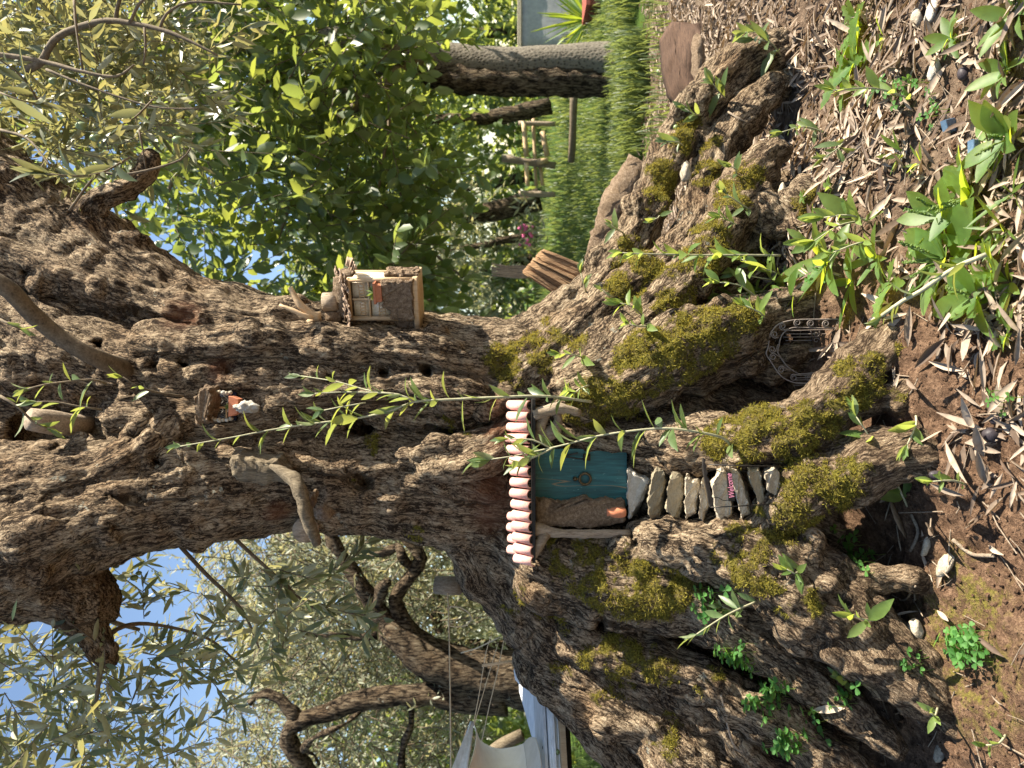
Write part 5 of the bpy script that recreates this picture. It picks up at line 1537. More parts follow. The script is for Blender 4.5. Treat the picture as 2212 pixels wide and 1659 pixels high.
# ---- second olive tree, behind on the left
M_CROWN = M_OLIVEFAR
ot = thing("olive_tree", "dark twisted olive tree standing behind the white boat at left", "tree", P(1240, 1480, 4.6))
D = 4.6
limbs = [
 [(1290, 1480, D, 72), (1180, 1478, D, 62), (1080, 1462, D, 56), (985, 1445, D, 48), (920, 1415, D, 44), (870, 1380, D, 36), (835, 1345, D, 28)],
 [(900, 1400, D, 26), (872, 1345, D, 20), (853, 1295, D, 15), (872, 1262, D, 15), (890, 1240, D, 16), (906, 1206, D, 15), (888, 1174, D, 13), (868, 1158, D, 10), (850, 1120, D, 8)],
 [(850, 1360, D, 26), (820, 1322, D, 22), (786, 1275, D, 19), (753, 1222, D, 16), (722, 1170, D, 13), (690, 1100, D, 10)],
 [(815, 1310, D, 15), (822, 1275, D - .1, 14), (838, 1258, D - .2, 7)],
 [(905, 1235, D, 12), (880, 1218, D, 11), (868, 1200, D - .1, 10), (858, 1180, D, 9), (840, 1190, D, 8), (800, 1200, D, 6)],
 [(1090, 1500, D, 44), (1020, 1508, D, 34), (950, 1502, D, 27), (886, 1500, D, 24), (820, 1508, D, 22), (770, 1516, D, 22), (703, 1540, D, 19), (650, 1556, D, 20), (622, 1585, D, 18), (640, 1635, D, 17), (672, 1672, D, 15), (690, 1740, D, 12)],
 [(645, 1553, D, 16), (620, 1528, D, 13), (603, 1508, D, 12), (575, 1498, D, 9), (553, 1502, D, 8), (540, 1515, D, 6)],
 [(655, 1618, D - .1, 8), (680, 1592, D - .2, 7), (715, 1578, D - .25, 7), (745, 1562, D - .2, 6), (778, 1538, D - .1, 6)],
 [(660, 1622, D, 4), (680, 1630, D, 3), (690, 1650, D, 3)],
 [(886, 1525, D, 9), (890, 1560, D, 8), (876, 1600, D, 8), (868, 1640, D, 8), (862, 1700, D, 7)],
 [(815, 1372, D + .2, 8), (770, 1374, D + .2, 7), (643, 1370, D + .2, 6)],
]
for i, pth in enumerate(limbs):
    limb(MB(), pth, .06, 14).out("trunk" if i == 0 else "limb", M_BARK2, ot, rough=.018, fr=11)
ot2 = thing("olive_tree", "slender bent olive tree beyond the hanging rope ring", "tree", P(1200, 1400, 6.5))
for pth in ([(1200, 1400, 6.5, 16), (1100, 1398, 6.5, 13), (1040, 1394, 6.5, 12), (985, 1388, 6.5, 12), (950, 1350, 6.5, 10), (938, 1300, 6.5, 9), (950, 1268, 6.5, 9), (940, 1240, 6.5, 6)], [(975, 1380, 6.4, 10), (955, 1372, 6.3, 8), (930, 1330, 6.4, 6), (900, 1300, 6.5, 4)]):
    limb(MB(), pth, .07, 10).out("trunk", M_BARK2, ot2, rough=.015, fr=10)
tw = MB(); tw.r0 = .005
def keep_far(a, b, d):
    if b < 1350:
        lim = 470 - (b - 1150) * .15
    elif b < 1500:
        lim = 480 + (b - 1350) * .4
    else:
        lim = 560 - (b - 1500) * 1.0
    e = a - lim
    return 0.0 if e < -60 else .25 if e < 0 else .8
st = region(1900, 380, 1010, 1090, 1760, 4.75, 7.2, keep_far)
ps = twig_leaves(st, .36, 15, .062, droop=.35, nup=.4, tw=tw)
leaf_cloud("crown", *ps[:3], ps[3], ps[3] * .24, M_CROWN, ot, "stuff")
tw.out("twigs", M_TWIG, ot, kind="stuff")
st = region(420, 520, 1080, 1120, 1480, 6.3, 8, None)
ps = twig_leaves(st, .5, 16, .085, droop=.3, nup=.4)
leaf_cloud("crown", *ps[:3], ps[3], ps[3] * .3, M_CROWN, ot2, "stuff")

# ---- broad-leaved tree on the right
def mat_lenticel():
    m, t, o = nodes("pale_lenticel_bark")
    p = obj_pos(t)
    v = N(t, "ShaderNodeTexVoronoi")
    v.inputs["Scale"].default_value = 58
    t.links.new(mapping(t, p, (1, 1, .7)), v.inputs["Vector"])
    n = noise(t, p, 30, 4)
    c = ramp(t, v.outputs["Distance"], [(.16, (.03, .024, .019)), (.42, (.15, .135, .115))])
    c = mixc(t, 1.0, c, ramp(t, n, [(.3, (.7, .68, .63)), (.7, (1.15, 1.12, 1.05))]), 'MULTIPLY')
    principled(t, o, c, .8, .2, bump(t, v.outputs["Distance"], .4, .01))
    return m
M_LENT = mat_lenticel()
bt = thing("broadleaf_tree", "broad leaved tree with pale speckled trunk standing at the lawn's edge", "tree", P(1320, 150, 5.5))
D = 5.5
limb(MB(), [(1345, 150, D, 56), (1290, 142, D, 48), (1200, 146, D, 46), (1080, 148, D, 44), (980, 140, D, 44), (900, 130, D, 46), (800, 110, D, 42), (600, 85, D, 34), (350, 60, D, 26), (100, 40, D, 20)], .12, 20).out("trunk", M_LENT, bt, rough=.012, fr=9)
limb(MB(), [(1345, 180, D - .03, 40), (1290, 178, D - .05, 30), (1200, 176, D - .06, 30), (1080, 178, D - .06, 28), (980, 170, D - .05, 30), (920, 160, D - .02, 24), (880, 160, D, 10)], .06, 18).out("dark_bark", M_BARK2, bt, rough=.03, fr=14)  # rougher, darker bark tube along the left of the trunk
for pth in ([(960, 125, D, 18), (920, 135, D - .15, 15), (870, 147, D - .3, 14), (820, 190, D - .4, 13), (786, 220, D - .45, 12), (733, 250, D - .5, 10), (690, 262, D - .5, 7), (600, 290, D - .5, 4)],
            [(786, 220, D - .45, 8), (740, 190, D - .5, 6), (690, 160, D - .5, 5), (600, 150, D - .5, 4)], [(850, 120, D, 16), (780, 170, D + .3, 13), (650, 230, D + .5, 11), (480, 320, D + .7, 8), (380, 400, D + .8, 5)],
            [(700, 100, D, 14), (560, 180, D - .6, 10), (420, 300, D - .9, 7), (360, 420, D - 1, 4)], [(600, 90, D, 12), (450, 10, D - .5, 9), (300, -60, D - .8, 6)], [(820, 200, D - .4, 5), (840, 260, D - .5, 4), (830, 330, D - .5, 4), (815, 420, D - .5, 3), (790, 520, D - .5, 3)],
            [(733, 250, D - .5, 5), (720, 330, D - .6, 4), (640, 420, D - .7, 4), (600, 520, D - .7, 3)], [(860, 400, D + .4, 3), (880, 460, D + .4, 3), (910, 520, D + .3, 3), (1000, 600, D + .2, 2.5)]):
    limb(MB(), pth, .06, 8).out("branch", M_TWIG, bt, rough=.004, fr=20)
def keep_bl(a, b, d):
    lim = 905 + 40 * math.sin(b / 45.0) - max(0, 130 - b) * .4
    top = 250 if b < 450 else 250 + (b - 450) * .9
    gap = math.hypot((a - 500) / 160, (b - 560) / 60)
    if a > lim or a < top - 80:
        return 0.0
    return (.45 if a < top + 60 else 1.0) * (.35 if gap < 1 else 1) * (.75 if a > 950 else 1)
tw = MB(); tw.r0 = .004
st = region(1050, 60, 1160, -140, 720, 3.9, 7.2, keep_bl)
ps = twig_leaves(st, .42, 13, .105, droop=.55, nup=.8, tw=tw, spread=.9)
leaf_cloud("crown", *ps[:3], ps[3], ps[3] * .55, M_BROAD, bt, "stuff", fold=.25)
tw.out("twigs", M_TWIG, bt, kind="stuff")
st = region(150, -80, 520, -150, 420, 4.5, 7.2, None)
ps = twig_leaves(st, .42, 12, .085, droop=.5, nup=.8)
leaf_cloud("upper_crown", *ps[:3], ps[3], ps[3] * .5, M_BROAD, bt, "stuff", fold=.25)

# ---- trees farther back
def far_tree(a, b, d, r, region_, n, L, w_, mat, label, name="garden_tree", droop=.3, per=10, tl=.6, trunk_top=None):
    t_ = thing(name, label, "tree", P(a, b, d))
    tt = trunk_top or (region_[0] + (region_[1] - region_[0]) * .4, (region_[2] + region_[3]) / 2)
    limb(MB(), [(a, b, d, r), ((a * .6 + tt[0] * .4), b + (tt[1] - b) * .25 + r, d, r * .85), (tt[0], tt[1], d + .3, r * .4)], .15, 10).out("trunk", M_BARK2, t_, rough=.02, fr=8)
    st = region(n, *region_, d - d * .12, d + d * .15)
    ps = twig_leaves(st, tl, per, L, droop=droop, nup=.5)
    leaf_cloud("crown", *ps[:3], ps[3], ps[3] * w_, mat, t_, "stuff")
    return t_
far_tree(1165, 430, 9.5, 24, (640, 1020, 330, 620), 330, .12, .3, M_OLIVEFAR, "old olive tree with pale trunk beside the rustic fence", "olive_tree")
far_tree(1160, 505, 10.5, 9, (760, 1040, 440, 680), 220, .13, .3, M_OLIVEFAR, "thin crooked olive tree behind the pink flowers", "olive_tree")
far_tree(1190, 228, 8.0, 18, (760, 990, 140, 380), 220, .11, .5, M_BROAD, "dim leafy tree with dark stem left of the speckled trunk")
far_tree(1180, 1640, 8.5, 16, (760, 1170, 1460, 1800), 420, .13, .6, M_BROAD, "bright leafy tree far behind the sail")
far_tree(1180, 1300, 11, 18, (640, 1120, 1080, 1500), 500, .15, .32, M_OLIVEFAR, "grey green olive tree beyond the bent one", "olive_tree")
far_tree(1150, 60, 15, 12, (700, 1130, -150, 260), 520, .22, .5, M_BROAD, "sunlit round tree beyond the plaster wall")
far_tree(1150, 380, 17, 12, (640, 1120, 200, 640), 600, .24, .5, M_BROAD, "tall green tree far behind the rustic fence")
far_tree(1150, 560, 18, 12, (760, 1130, 480, 760), 420, .24, .4, M_OLIVEFAR, "pale tree at the far end of the lawn")
far_tree(1150, 1500, 18, 12, (560, 1130, 1080, 1560), 620, .24, .4, M_OLIVEFAR, "silvery tree filling the gap behind the left olives")
far_tree(1150, 1720, 18, 12, (640, 1140, 1500, 1900), 420, .24, .5, M_BROAD, "leafy tree at the far left edge")
far_tree(1150, 900, 20, 12, (500, 1130, 640, 1150), 500, .26, .5, M_BROAD, "tree hidden mostly by the old trunk")
hp = region(700, 1040, 1150, -250, 1950, 19, 24)
ps = twig_leaves(hp, .9, 9, .3, droop=.2, nup=.5)
hedge = leaf_cloud("hedge", *ps[:3], ps[3], ps[3] * .5, M_BROAD, None, "stuff")
tag(hedge, "dark leafy hedge closing off the far side of the garden", "hedge")

# ---- lawn grass
def blades(name, xy, h, mat=M_GRASS, kind="stuff", lean=.35, wd=.0032):
    xy = np.asarray(xy)
    n = len(xy)
    z = ground_z(xy[:, 0], xy[:, 1])
    p0 = np.stack([xy[:, 0], xy[:, 1], z - .01], 1)
    ang = rng.uniform(0, 2 * math.pi, n)
    hh = h * rng.uniform(.5, 1.25, n)
    ln = rng.uniform(.1, 1, n) * lean
    dxy = np.stack([np.cos(ang), np.sin(ang), 0 * ang], 1)
    sx = np.stack([-np.sin(ang + .6), np.cos(ang + .6), 0 * ang], 1)
    up = np.array((0, 0, 1.0))
    w_ = (wd * rng.uniform(.7, 1.5, n))[:, None]
    p1 = p0 + up * (hh * .5)[:, None] + dxy * (hh * ln * .3)[:, None]
    p2 = p0 + up * (hh * .85)[:, None] + dxy * (hh * ln * .9)[:, None]
    p3 = p0 + up * (hh * (1 - .25 * ln))[:, None] + dxy * (hh * ln * 1.7)[:, None]
    v = np.stack([p0 - sx * w_, p0 + sx * w_, p1 - sx * w_, p1 + sx * w_, p2 - sx * w_ * .7, p2 + sx * w_ * .7, p3], 1).reshape(-1, 3)
    k = np.arange(n)[:, None] * 7
    q4_ = np.concatenate([k + np.array([[0, 1, 3, 2]]), k + np.array([[2, 3, 5, 4]])])
    t3 = k + np.array([[4, 5, 6]])
    me = np_mesh(name, v, [q4_, t3], True)
    me.attributes.new("rnd", 'FLOAT', 'POINT').data.foreach_set("value", np.repeat(rng.random(n), 7).astype(np.float32))
    return link(name, me, mat, None, kind)
def scatter(n, x0, x1, y0, y1, pw=1.0):
    y = y0 + (y1 - y0) * rng.random(n) ** pw
    return np.stack([rng.uniform(x0, x1, n), y], 1)
def wedge(n, y0, y1, b0, b1, pw=1.5):
    y = y0 + (y1 - y0) * rng.random(n) ** pw
    x = (829.5 - rng.uniform(b0, b1, n)) * S * y
    return np.stack([x, y], 1)
g1 = wedge(17000, 4.2, 8.5, -120, 720)
g1 = g1[(4.35 + .35 * pn(np.stack([g1[:, 0] * 2, g1[:, 1] * 2, g1[:, 0] * 0], 1))) < g1[:, 1]]
hs = .10 + .09 * sstep(5.5, 4.2, g1[:, 1]) + .05 * pn(np.stack([g1[:, 0] * 1.3, g1[:, 1] * 1.3, g1[:, 0] * 0 + 4], 1))
gr = blades("grass", g1, np.maximum(hs, .04))
tag(gr, "lush green lawn grass right of the trunk", "grass")
g2 = wedge(6000, 8.0, 18, -200, 760)
gr = blades("grass", g2, .17, wd=.007)
tag(gr, "distant lawn grass under the far trees", "grass")
g3 = np.concatenate([scatter(2600, -2.6, -1.05, 2.3, 4.5), wedge(2500, 4.4, 9, 1380, 1800)])
gr = blades("grass", g3, .16)
tag(gr, "shaded grass growing under the white boat's deck", "grass")
g4 = wedge(260, 3.6, 4.3, -100, 330)
gr = blades("grass", g4, .12)
tag(gr, "sparse grass spilling from the lawn over dry leaves", "grass")

# ------------------------------------------------------------------ garden things far right and behind
wl_ = thing("garden_wall", "low grey plastered garden wall behind the spiky plant", "wall", P(1260, 50, 8.2))
MB().box((X0(112, 8.2), 8.2, Z0(1262, 8.2)), (X0(-160, 8.2), 8.45, Z0(1126, 8.2))).out("wall_body", M_PLASTER, wl_, rough=.01, fr=6, subdiv=3)
MB().box((X0(114, 8.2), 8.17, Z0(1126, 8.2) + .002), (X0(-160, 8.2), 8.48, Z0(1118, 8.2))).out("coping", M_STONE, wl_, smooth=False)
yc = thing("spiky_plant", "fan of long pointed leaves before the grey plaster wall", "plant", P(1275, 45, 6.8))
AG = with_mat(leaf_mesh("leaf", 1, .055, 6, .5, .22, 0, 1, .4), M_WEED)
for k in range(34):
    an = random.uniform(-1.75, 1.75)
    put_leaf(AG, P(1272, 45, 6.8), Vector((math.sin(an), random.uniform(-.6, .4), math.cos(an) * .9 + .15)), rv(.4) + Vector((0, -1, .4)), random.uniform(.32, .56), yc)
pl = thing("planter", "red clay planter at the right edge beside the spiky plant", "planter", P(1306, -5, 6.3))
MB().box((X0(24, 6.3), 6.2, Z0(1306, 6.3)), (X0(-60, 6.3), 6.5, Z0(1272, 6.3))).out("planter_body", M_REDCLAY, pl, smooth=False)
MB().box((X0(27, 6.3), 6.17, Z0(1272, 6.3) + .002), (X0(-60, 6.3), 6.53, Z0(1263, 6.3))).out("rim", M_REDCLAY, pl, smooth=False)
fn = thing("rustic_fence", "rustic pole fence of peeled logs beyond the lawn", "fence", P(1190, 345, 9.0))
for pth in ([(1200, 358, 9, 7), (1140, 350, 9, 8), (1085, 342, 9, 8)], [(1200, 268, 9, 5), (1120, 266, 9, 5)], [(1200, 420, 9, 6), (1120, 418, 9, 6)]):
    limb(MB(), pth, .1, 10).out("post", M_DRIFT, fn, rough=.006, fr=14)
for pth in ([(1131, 262, 8.92, 5.5), (1137, 338, 8.92, 5.5)], [(1137, 352, 8.92, 5), (1140, 402, 8.92, 5)], [(1172, 285, 8.92, 6), (1182, 336, 8.92, 6)], [(1152, 255, 9.05, 4), (1158, 402, 9.05, 4)], [(1168, 360, 9.05, 4), (1172, 400, 9.05, 4)], [(1160, 350, 8.92, 6), (1184, 347, 8.92, 6)]):
    limb(MB(), pth, .1, 10).out("rail", M_PALE, fn, rough=.004, fr=14)
eg = thing("soil_strip", "dark strip of soil lying in the lawn", "timber", P(1236, 270, 6.4))
limb(MB(), [(1240, 195, 6.4, 9), (1238, 270, 6.5, 8), (1234, 350, 6.7, 8)], .1, 10).out("timber", M_TWIG, eg, rough=.01, fr=10)  # round beam standing in for a dark strip of soil
fl = thing("pink_flowers", "pink flowering plant at the far end of the lawn", "flowers", P(1190, 505, 8.6))
fp = region(90, 1120, 1180, 425, 535, 8.4, 8.8)
leaf_cloud("stems", fp, rng.normal(0, 1, (90, 3)) + (0, 0, .8), rng.normal(0, 1, (90, 3)), .14, .03, M_OLIVEFAR, fl, "stuff")
for k in range(16):
    MB().blob(P(random.uniform(1122, 1152), random.uniform(486, 532), 8.5), .022, 1, .3, 2, k).out("blossom", M_FLOWER, fl)
bs = thing("stick_bundle", "bundle of dry sticks leaning behind the split log", "sticks", P(1135, 590, 4.6))
for k in range(14):
    b0 = 575 + random.uniform(0, 30)
    limb(MB(), [(1140, b0, 4.6, 2.2), (1110, b0 + random.uniform(-5, 5), 4.6, 2.2), (1062, b0 + random.uniform(-12, 6), 4.6, 1.4)], .05, 6).out("stick", M_DRIFT, bs)

# logs and split wood on the right
lg = thing("split_log", "split chunk of reddish firewood standing behind the mossy roots", "log", P(1258, 615, 2.02))
q5 = [(1174, 536), (1205, 545), (1245, 560), (1283, 578), (1270, 600), (1258, 632), (1236, 655), (1200, 632), (1160, 608), (1125, 586), (1140, 566)]
dn = [(p[0] + (q_[0] - p[0]) * e / 3 + random.uniform(-1.2, 1.2), p[1] + (q_[1] - p[1]) * e / 3 + random.uniform(-1.2, 1.2)) for p, q_ in zip(q5, q5[1:] + q5[:1]) for e in range(3)]
mb = MB()
for k in range(13):
    u0, u1 = k / 13, (k + 1.25) / 13
    top = lambda u: (1172 + (1128 - 1172) * u + random.uniform(-3, 3), 537 + (586 - 537) * u)
    bot = lambda u: (1282 + (1236 - 1282) * u + random.uniform(-4, 4), 580 + (655 - 580) * u)
    y = 2.0 + .03 * abs(u0 - .55) + random.uniform(-.006, .006)
    mb.prism([P(*top(u0), y), P(*top(u1), y + random.uniform(-.003, .003)), P(*bot(u1), y + random.uniform(-.004, .004)), P(*bot(u0), y)], (.01, .11, -.005), .06)
mb.out("wedge", M_SPLIT, lg, rough=.0025, fr=60, subdiv=2)
cl = thing("bark_log", "flaky barked log lying between the grass and the mossy root", "log", P(1340, 460, 2.22))
limb(MB(), [(1283, 552, 2.2, 17), (1300, 522, 2.2, 27), (1330, 452, 2.2, 34), (1362, 392, 2.2, 34), (1385, 350, 2.2, 29)], .02, 16).out("log_body", M_CORK, cl, rough=.02, fr=38)
hl = thing("half_log", "half log with a dark brown cut face on the dry leaves", "log", P(1520, 120, 2.85))
q6 = [(1452, 45), (1456, 90), (1460, 130), (1470, 170), (1488, 200), (1500, 196), (1508, 160), (1512, 110), (1515, 60), (1512, 48)]
MB().prism([P(a, b, 2.85 - (a - 1450) * .0012) for a, b in q6], (0, .16, .02), .04).out("log_body", M_DARKCUT, hl, rough=.006, fr=30, subdiv=2)
MB().blob(P(1508, 130, 2.72), .08, 3, .3, 3, 2, flat=(1.2, .4, .3)).out("bark_strip", M_CORK, hl, rough=.008, fr=40)
for k, (a, b, d, r, lab) in enumerate(((1482, 372, 2.03, 19, "tan stone wedged under the outer mossy root"), (1700, 465, 1.86, 0, ""), (1690, 415, 1.9, 14, "small grey stone beside the pale root knob"))):
    if r:
        rock(a, b, d, r, M_STONE, "stone", lab, "stone", (1.2, .7, .6), .25, k + 20, sub=3, rough=.002)

# ------------------------------------------------------------------ boat deck with sail and ropes on the left
dk = thing("boat_deck", "white painted layered boat deck with a pale timber edge, left of the trunk", "deck", P(1210, 1600, 2.05))
def deck_piece(name, mat, a0, a1, dfront, dback, b0=1440, b1=1760, skew=.0, parent=dk):
    def pt(a, b, d):
        k = (b - 1480) / 180.0
        return P(a + 10 * k, b, d - .15 * k)
    zf = [pt(a0, b0, dfront), pt(a1, b0, dfront), pt(a1, b1, dfront), pt(a0, b1, dfront)]
    bk_ = [p + np.array((0, dback - dfront, .062 * (dback - dfront) / .6)) for p in zf]
    v = [*zf, *bk_]
    return MB().add(v, [(0, 1, 2, 3), (4, 7, 6, 5), (0, 4, 5, 1), (1, 5, 6, 2), (2, 6, 7, 3), (3, 7, 4, 0)]).out(name, mat, parent, smooth=False)
for k in range(4):
    y0 = 2.14 + .22 * k
    pz = deck_piece("deck_plank", M_PAINT, 1172.0, 1178, y0 + .002, y0 + .217)
    pz.location.z += .006 * k + .004
for k in range(5):
    deck_piece("edge_board", M_PAINT, 1178.6 + 5 * k, 1183 + 5 * k, 2.135 - .006 * (k % 3), 2.9)
deck_piece("timber_edge", M_PALE, 1204, 1216, 2.11, 2.8)
deck_piece("shade_slab", M_BLACK, 1217, 1226, 2.2, 2.8)  # black slab painting in the dark space beneath the deck
for k, (a, b, d, g) in enumerate(((1152, 1490, 2.6, 1), (1160, 1520, 2.5, 0), (1163, 1535, 2.45, 1), (1166, 1497, 2.4, 0), (1158, 1575, 2.35, 1), (1163, 1588, 2.3, 1), (1157, 1594, 2.4, 1), (1176, 1615, 2.05, 0), (1204, 1625, 2.0, 1), (1190, 1645, 2.02, 1))):
    t_ = MB().blob(P(a, b, d), pxm(5.5, 2.1), 2, .05, flat=(1.1, .9, .9)).out("fallen_olive", M_OLV if g else M_OLVB, None, loc=P(a, b, d))
    tag(t_, ("green" if g else "dark") + " olive fallen onto the white boat deck", "olive", "olives on the boat deck, %s ones" % ("green" if g else "dark"))
def sheet(name, right, left, parent, mat, n=16, sag=.03):
    """cloth between a curved right edge and a curved left edge, given as (a, b, d) points"""
    r_ = catmull([tuple(P(*p)) for p in right], .004)
    l_ = catmull([tuple(P(*p)) for p in left], .004)
    v, f = [], []
    for i in range(n + 1):
        p, q_ = r_[int(i * (len(r_) - 1) / n)], l_[int(i * (len(l_) - 1) / n)]
        for j in range(n + 1):
            w_ = j / n
            v.append(p + (q_ - p) * w_ + np.array((0, sag * math.sin(math.pi * w_) + .003 * math.sin(7 * w_ + 4 * i / n), -.3 * sag * math.sin(math.pi * w_))))
    for i in range(n):
        for j in range(n):
            f.append((i * (n + 1) + j, (i + 1) * (n + 1) + j, (i + 1) * (n + 1) + j + 1, i * (n + 1) + j + 1))
    o = MB().add(v, f).out(name, mat, parent)
    so_ = o.modifiers.new("thickness", 'SOLIDIFY')
    so_.thickness = .002
    return o
sa = thing("sail", "pale cloth sail slung low over the boat deck", "sail", P(1150, 1640, 2.0))
sheet("sail_panel", ((1022, 1563, 2.10), (1036, 1600, 2.16), (1072, 1618, 2.22), (1108, 1614, 2.22), (1134, 1604, 2.18)), ((1002, 1690, 1.86), (1030, 1720, 1.95), (1070, 1730, 2.0), (1110, 1730, 1.98), (1142, 1720, 1.92)), sa, M_CLOTH, sag=.05)
sheet("sail_panel", ((1015, 1561, 2.07), (1018, 1560, 2.07), (1023, 1561, 2.08)), ((950, 1720, 1.76), (975, 1715, 1.78), (1004, 1700, 1.80)), sa, M_PAINT, sag=.006)
sheet("sail_hem", ((1130, 1606, 2.16), (1143, 1594, 2.14), (1157, 1592, 2.08)), ((1140, 1720, 1.90), (1155, 1705, 1.89), (1172, 1690, 1.86)), sa, M_CLOTH, sag=.012)
def rope(label, pths, r=.0022, cat="rope", name="rope"):
    mb = MB()
    for pth in pths:
        mb.tube(catmull([tuple(P(*p)) for p in pth], .02), r, 6)
    t_ = mb.out(name, M_ROPE, None, rough=.0004, fr=200, loc=P(*pths[0][0]))
    return tag(t_, label, cat)
rope("long taut rope running left from the timber peg", [[(963, 1256, 2.12), (968, 1300, 2.1), (971, 1400, 2.05), (973, 1550, 1.98), (975, 1800, 1.9)]])
rope("loop of rope hung from the taut rope", [[(970, 1315, 2.1), (974, 1310, 2.09), (995, 1312, 2.09), (1014, 1325, 2.09), (1020, 1338, 2.09), (1008, 1350, 2.09), (985, 1354, 2.09), (972, 1352, 2.09), (972, 1346, 2.09), (980, 1348, 2.09)]])
rope("uppermost of three stays from the trunk to the sail", [[(1062, 1370, 2.16), (1050, 1410, 2.15), (1035, 1500, 2.12), (1023, 1562, 2.08)]], .0014)
rope("middle of three stays from the trunk to the sail", [[(1076, 1390, 2.18), (1055, 1460, 2.15), (1024, 1566, 2.08)]], .0014)
rope("lowest of three stays from the trunk to the deck", [[(1090, 1376, 2.2), (1075, 1450, 2.2), (1056, 1530, 2.2), (1036, 1622, 2.2)]], .0014)
rope("short slack rope beside the trunk's left edge", [[(996, 1410, 2.3), (1030, 1400, 2.25), (1080, 1376, 2.2)]], .002)
dw2 = MB().tube([P(1041, 1438, 2.05), P(1090, 1431, 2.06), P(1140, 1424, 2.08)], pxm(3.0, 2.06), 10).out("dowel", M_PALE, None, loc=P(1140, 1424, 2.08))
tag(dw2, "smooth pale dowel standing across the stays", "dowel")
pg = thing("timber_peg", "thick grey timber peg sticking out beyond the trunk's left side", "peg", P(986, 1266, 2.12))
c1, c2 = V(995, 1266, 2.12), V(942, 1264, 2.14)
MB().tube([c1, (c1 + c2) / 2, c2], [pxm(20, 2.12), pxm(20, 2.12), pxm(19, 2.12)], 18).out("peg_body", M_DRIFT, pg, rough=.003, fr=30)
ff = thing("driftwood_fins", "two whitish driftwood fins standing behind the trunk's left edge", "driftwood", P(1160, 1450, 2.4))
for pts in ([(1114, 1432), (1126, 1440), (1134, 1458), (1132, 1476), (1122, 1480), (1113, 1470), (1110, 1450)], [(1135, 1436), (1146, 1450), (1158, 1475), (1160, 1486), (1148, 1478), (1134, 1470), (1130, 1452)]):
    MB().prism([P(a, b, 2.4) for a, b in pts], (0, .03, 0), .2).out("fin", M_PAINT, ff, rough=.003, fr=30, subdiv=2)
bl = thing("cut_log", "mossy cut log lying behind the sail and the ropes", "log", P(1120, 1590, 3.2))
limb(MB(), [(1062, 1622, 3.2, 13), (1095, 1602, 3.2, 13), (1128, 1586, 3.2, 13)], .05, 14).out("log_body", M_OLDWOOD, bl, rough=.012, fr=20)

# ------------------------------------------------------------------ weeds
def rosette(a, b, n, lp, meshes, label, name="weed", cat="weed", up=.75, spikes=0, arc=(0, 360), group=None, d=None, wsc=1.0, lift=.01, sp_len=60):
    h, nm = hit(a, b)
    c = h + Vector((0, 0, lift))
    t_ = thing(name, label, cat, tuple(h), group)
    L = pxm(lp, h.y)
    for k in range(n):
        an = R(arc[0] + (arc[1] - arc[0]) * (k + random.uniform(.1, .9)) / n)
        el = random.uniform(.15, 1.0) * up
        dv = Vector((math.cos(an), math.sin(an), el * 1.4))
        put_leaf(random.choice(meshes), c + rv(.003), dv, Vector((-math.cos(an) * el, -math.sin(an) * el, 1)) + rv(.25), L * random.uniform(.6, 1.15), t_, wsc)
    for k in range(spikes):
        an = R(random.uniform(0, 360))
        l_ = pxm(sp_len, h.y) * random.uniform(.8, 1.3)
        dv = Vector((math.cos(an) * .5, math.sin(an) * .5 - .1, 1)).normalized()
        p0, p1 = c, c + dv * l_
        mb = MB().tube([p0, (p0 + p1) / 2 + rv(.003), p1], [.0016, .0014, .0012], 5)
        for j in range(34):
            q_ = p0 + (p1 - p0) * (.42 + .58 * j / 33) + rv(1).normalized() * .0026
            mb.blob(q_, .0022, 1, 0, 1, 0)
        mb.out("seed_spike", M_YOUNG, t_)
    return t_
random.seed(11)
rosette(2055, 560, 10, 140, WL, "large plantain with broad glowing leaves and seed spikes among the litter", "plantain", "plantain", .8, 5, sp_len=95)
rosette(2060, 470, 6, 120, WL, "plantain with upright grey green leaves by the blue shards", "plantain", "plantain", 1.0, 2, sp_len=80)
rosette(2120, 640, 8, 110, WL, "plantain clump with wavy leaves beside the brown root tip", "plantain", "plantain", .7, 1)
rosette(2190, 300, 9, 125, WL, "plantain at the ground's edge right of the blue shards", "plantain", "plantain", .8, 2)
rosette(1855, 140, 11, 100, LL_, "lobed grey green thistle-like weed on the litter at right", "lobed_weed", "weed", .6)
rosette(1865, 60, 8, 95, LL_, "bright lobed weed near the right edge of the litter", "lobed_weed", "weed", .9)
rosette(1920, 85, 5, 46, LL_, "small curled bright weed left of a brown twig", "lobed_weed", "weed", .8)
rosette(2065, 85, 9, 62, NL, "little pale rosette of pointed leaves on dry litter", "rosette_weed", "weed", .7, wsc=1.5)
rosette(1805, 560, 9, 150, NL, "weed with very long dark green leaves between the roots", "long_leaved_weed", "weed", .9, arc=(90, 330))
rosette(1850, 610, 6, 95, NL, "long leaved weed beside the wire garden arch", "long_leaved_weed", "weed", .7, wsc=1.3)
rosette(1935, 610, 6, 90, LL_, "ragged green weed above the brown root tip", "lobed_weed", "weed", .6)
rosette(1720, 640, 4, 80, NL, "dark lance leaved weed over the mossy ridge", "long_leaved_weed", "weed", .6, wsc=1.4)
rosette(2195, 715, 5, 60, LL_, "small toothed weed on bare soil at the lower edge", "lobed_weed", "weed", .6)
rosette(2200, 420, 6, 100, NL, "grassy weed with thin arching blades at the lower edge", "grassy_weed", "weed", .8, wsc=.5)
rosette(2190, 500, 8, 95, NL, "tuft of thin yellow green blades below the plantain", "grassy_weed", "weed", .7, wsc=.45)
rosette(2190, 150, 9, 80, NL, "bright low weed on the litter near the lower right corner", "leafy_weed", "weed", .8, wsc=1.6)
rosette(2130, 520, 9, 85, NL, "narrow leaved yellow green weed under the large plantain", "leafy_weed", "weed", .9, wsc=1.1)
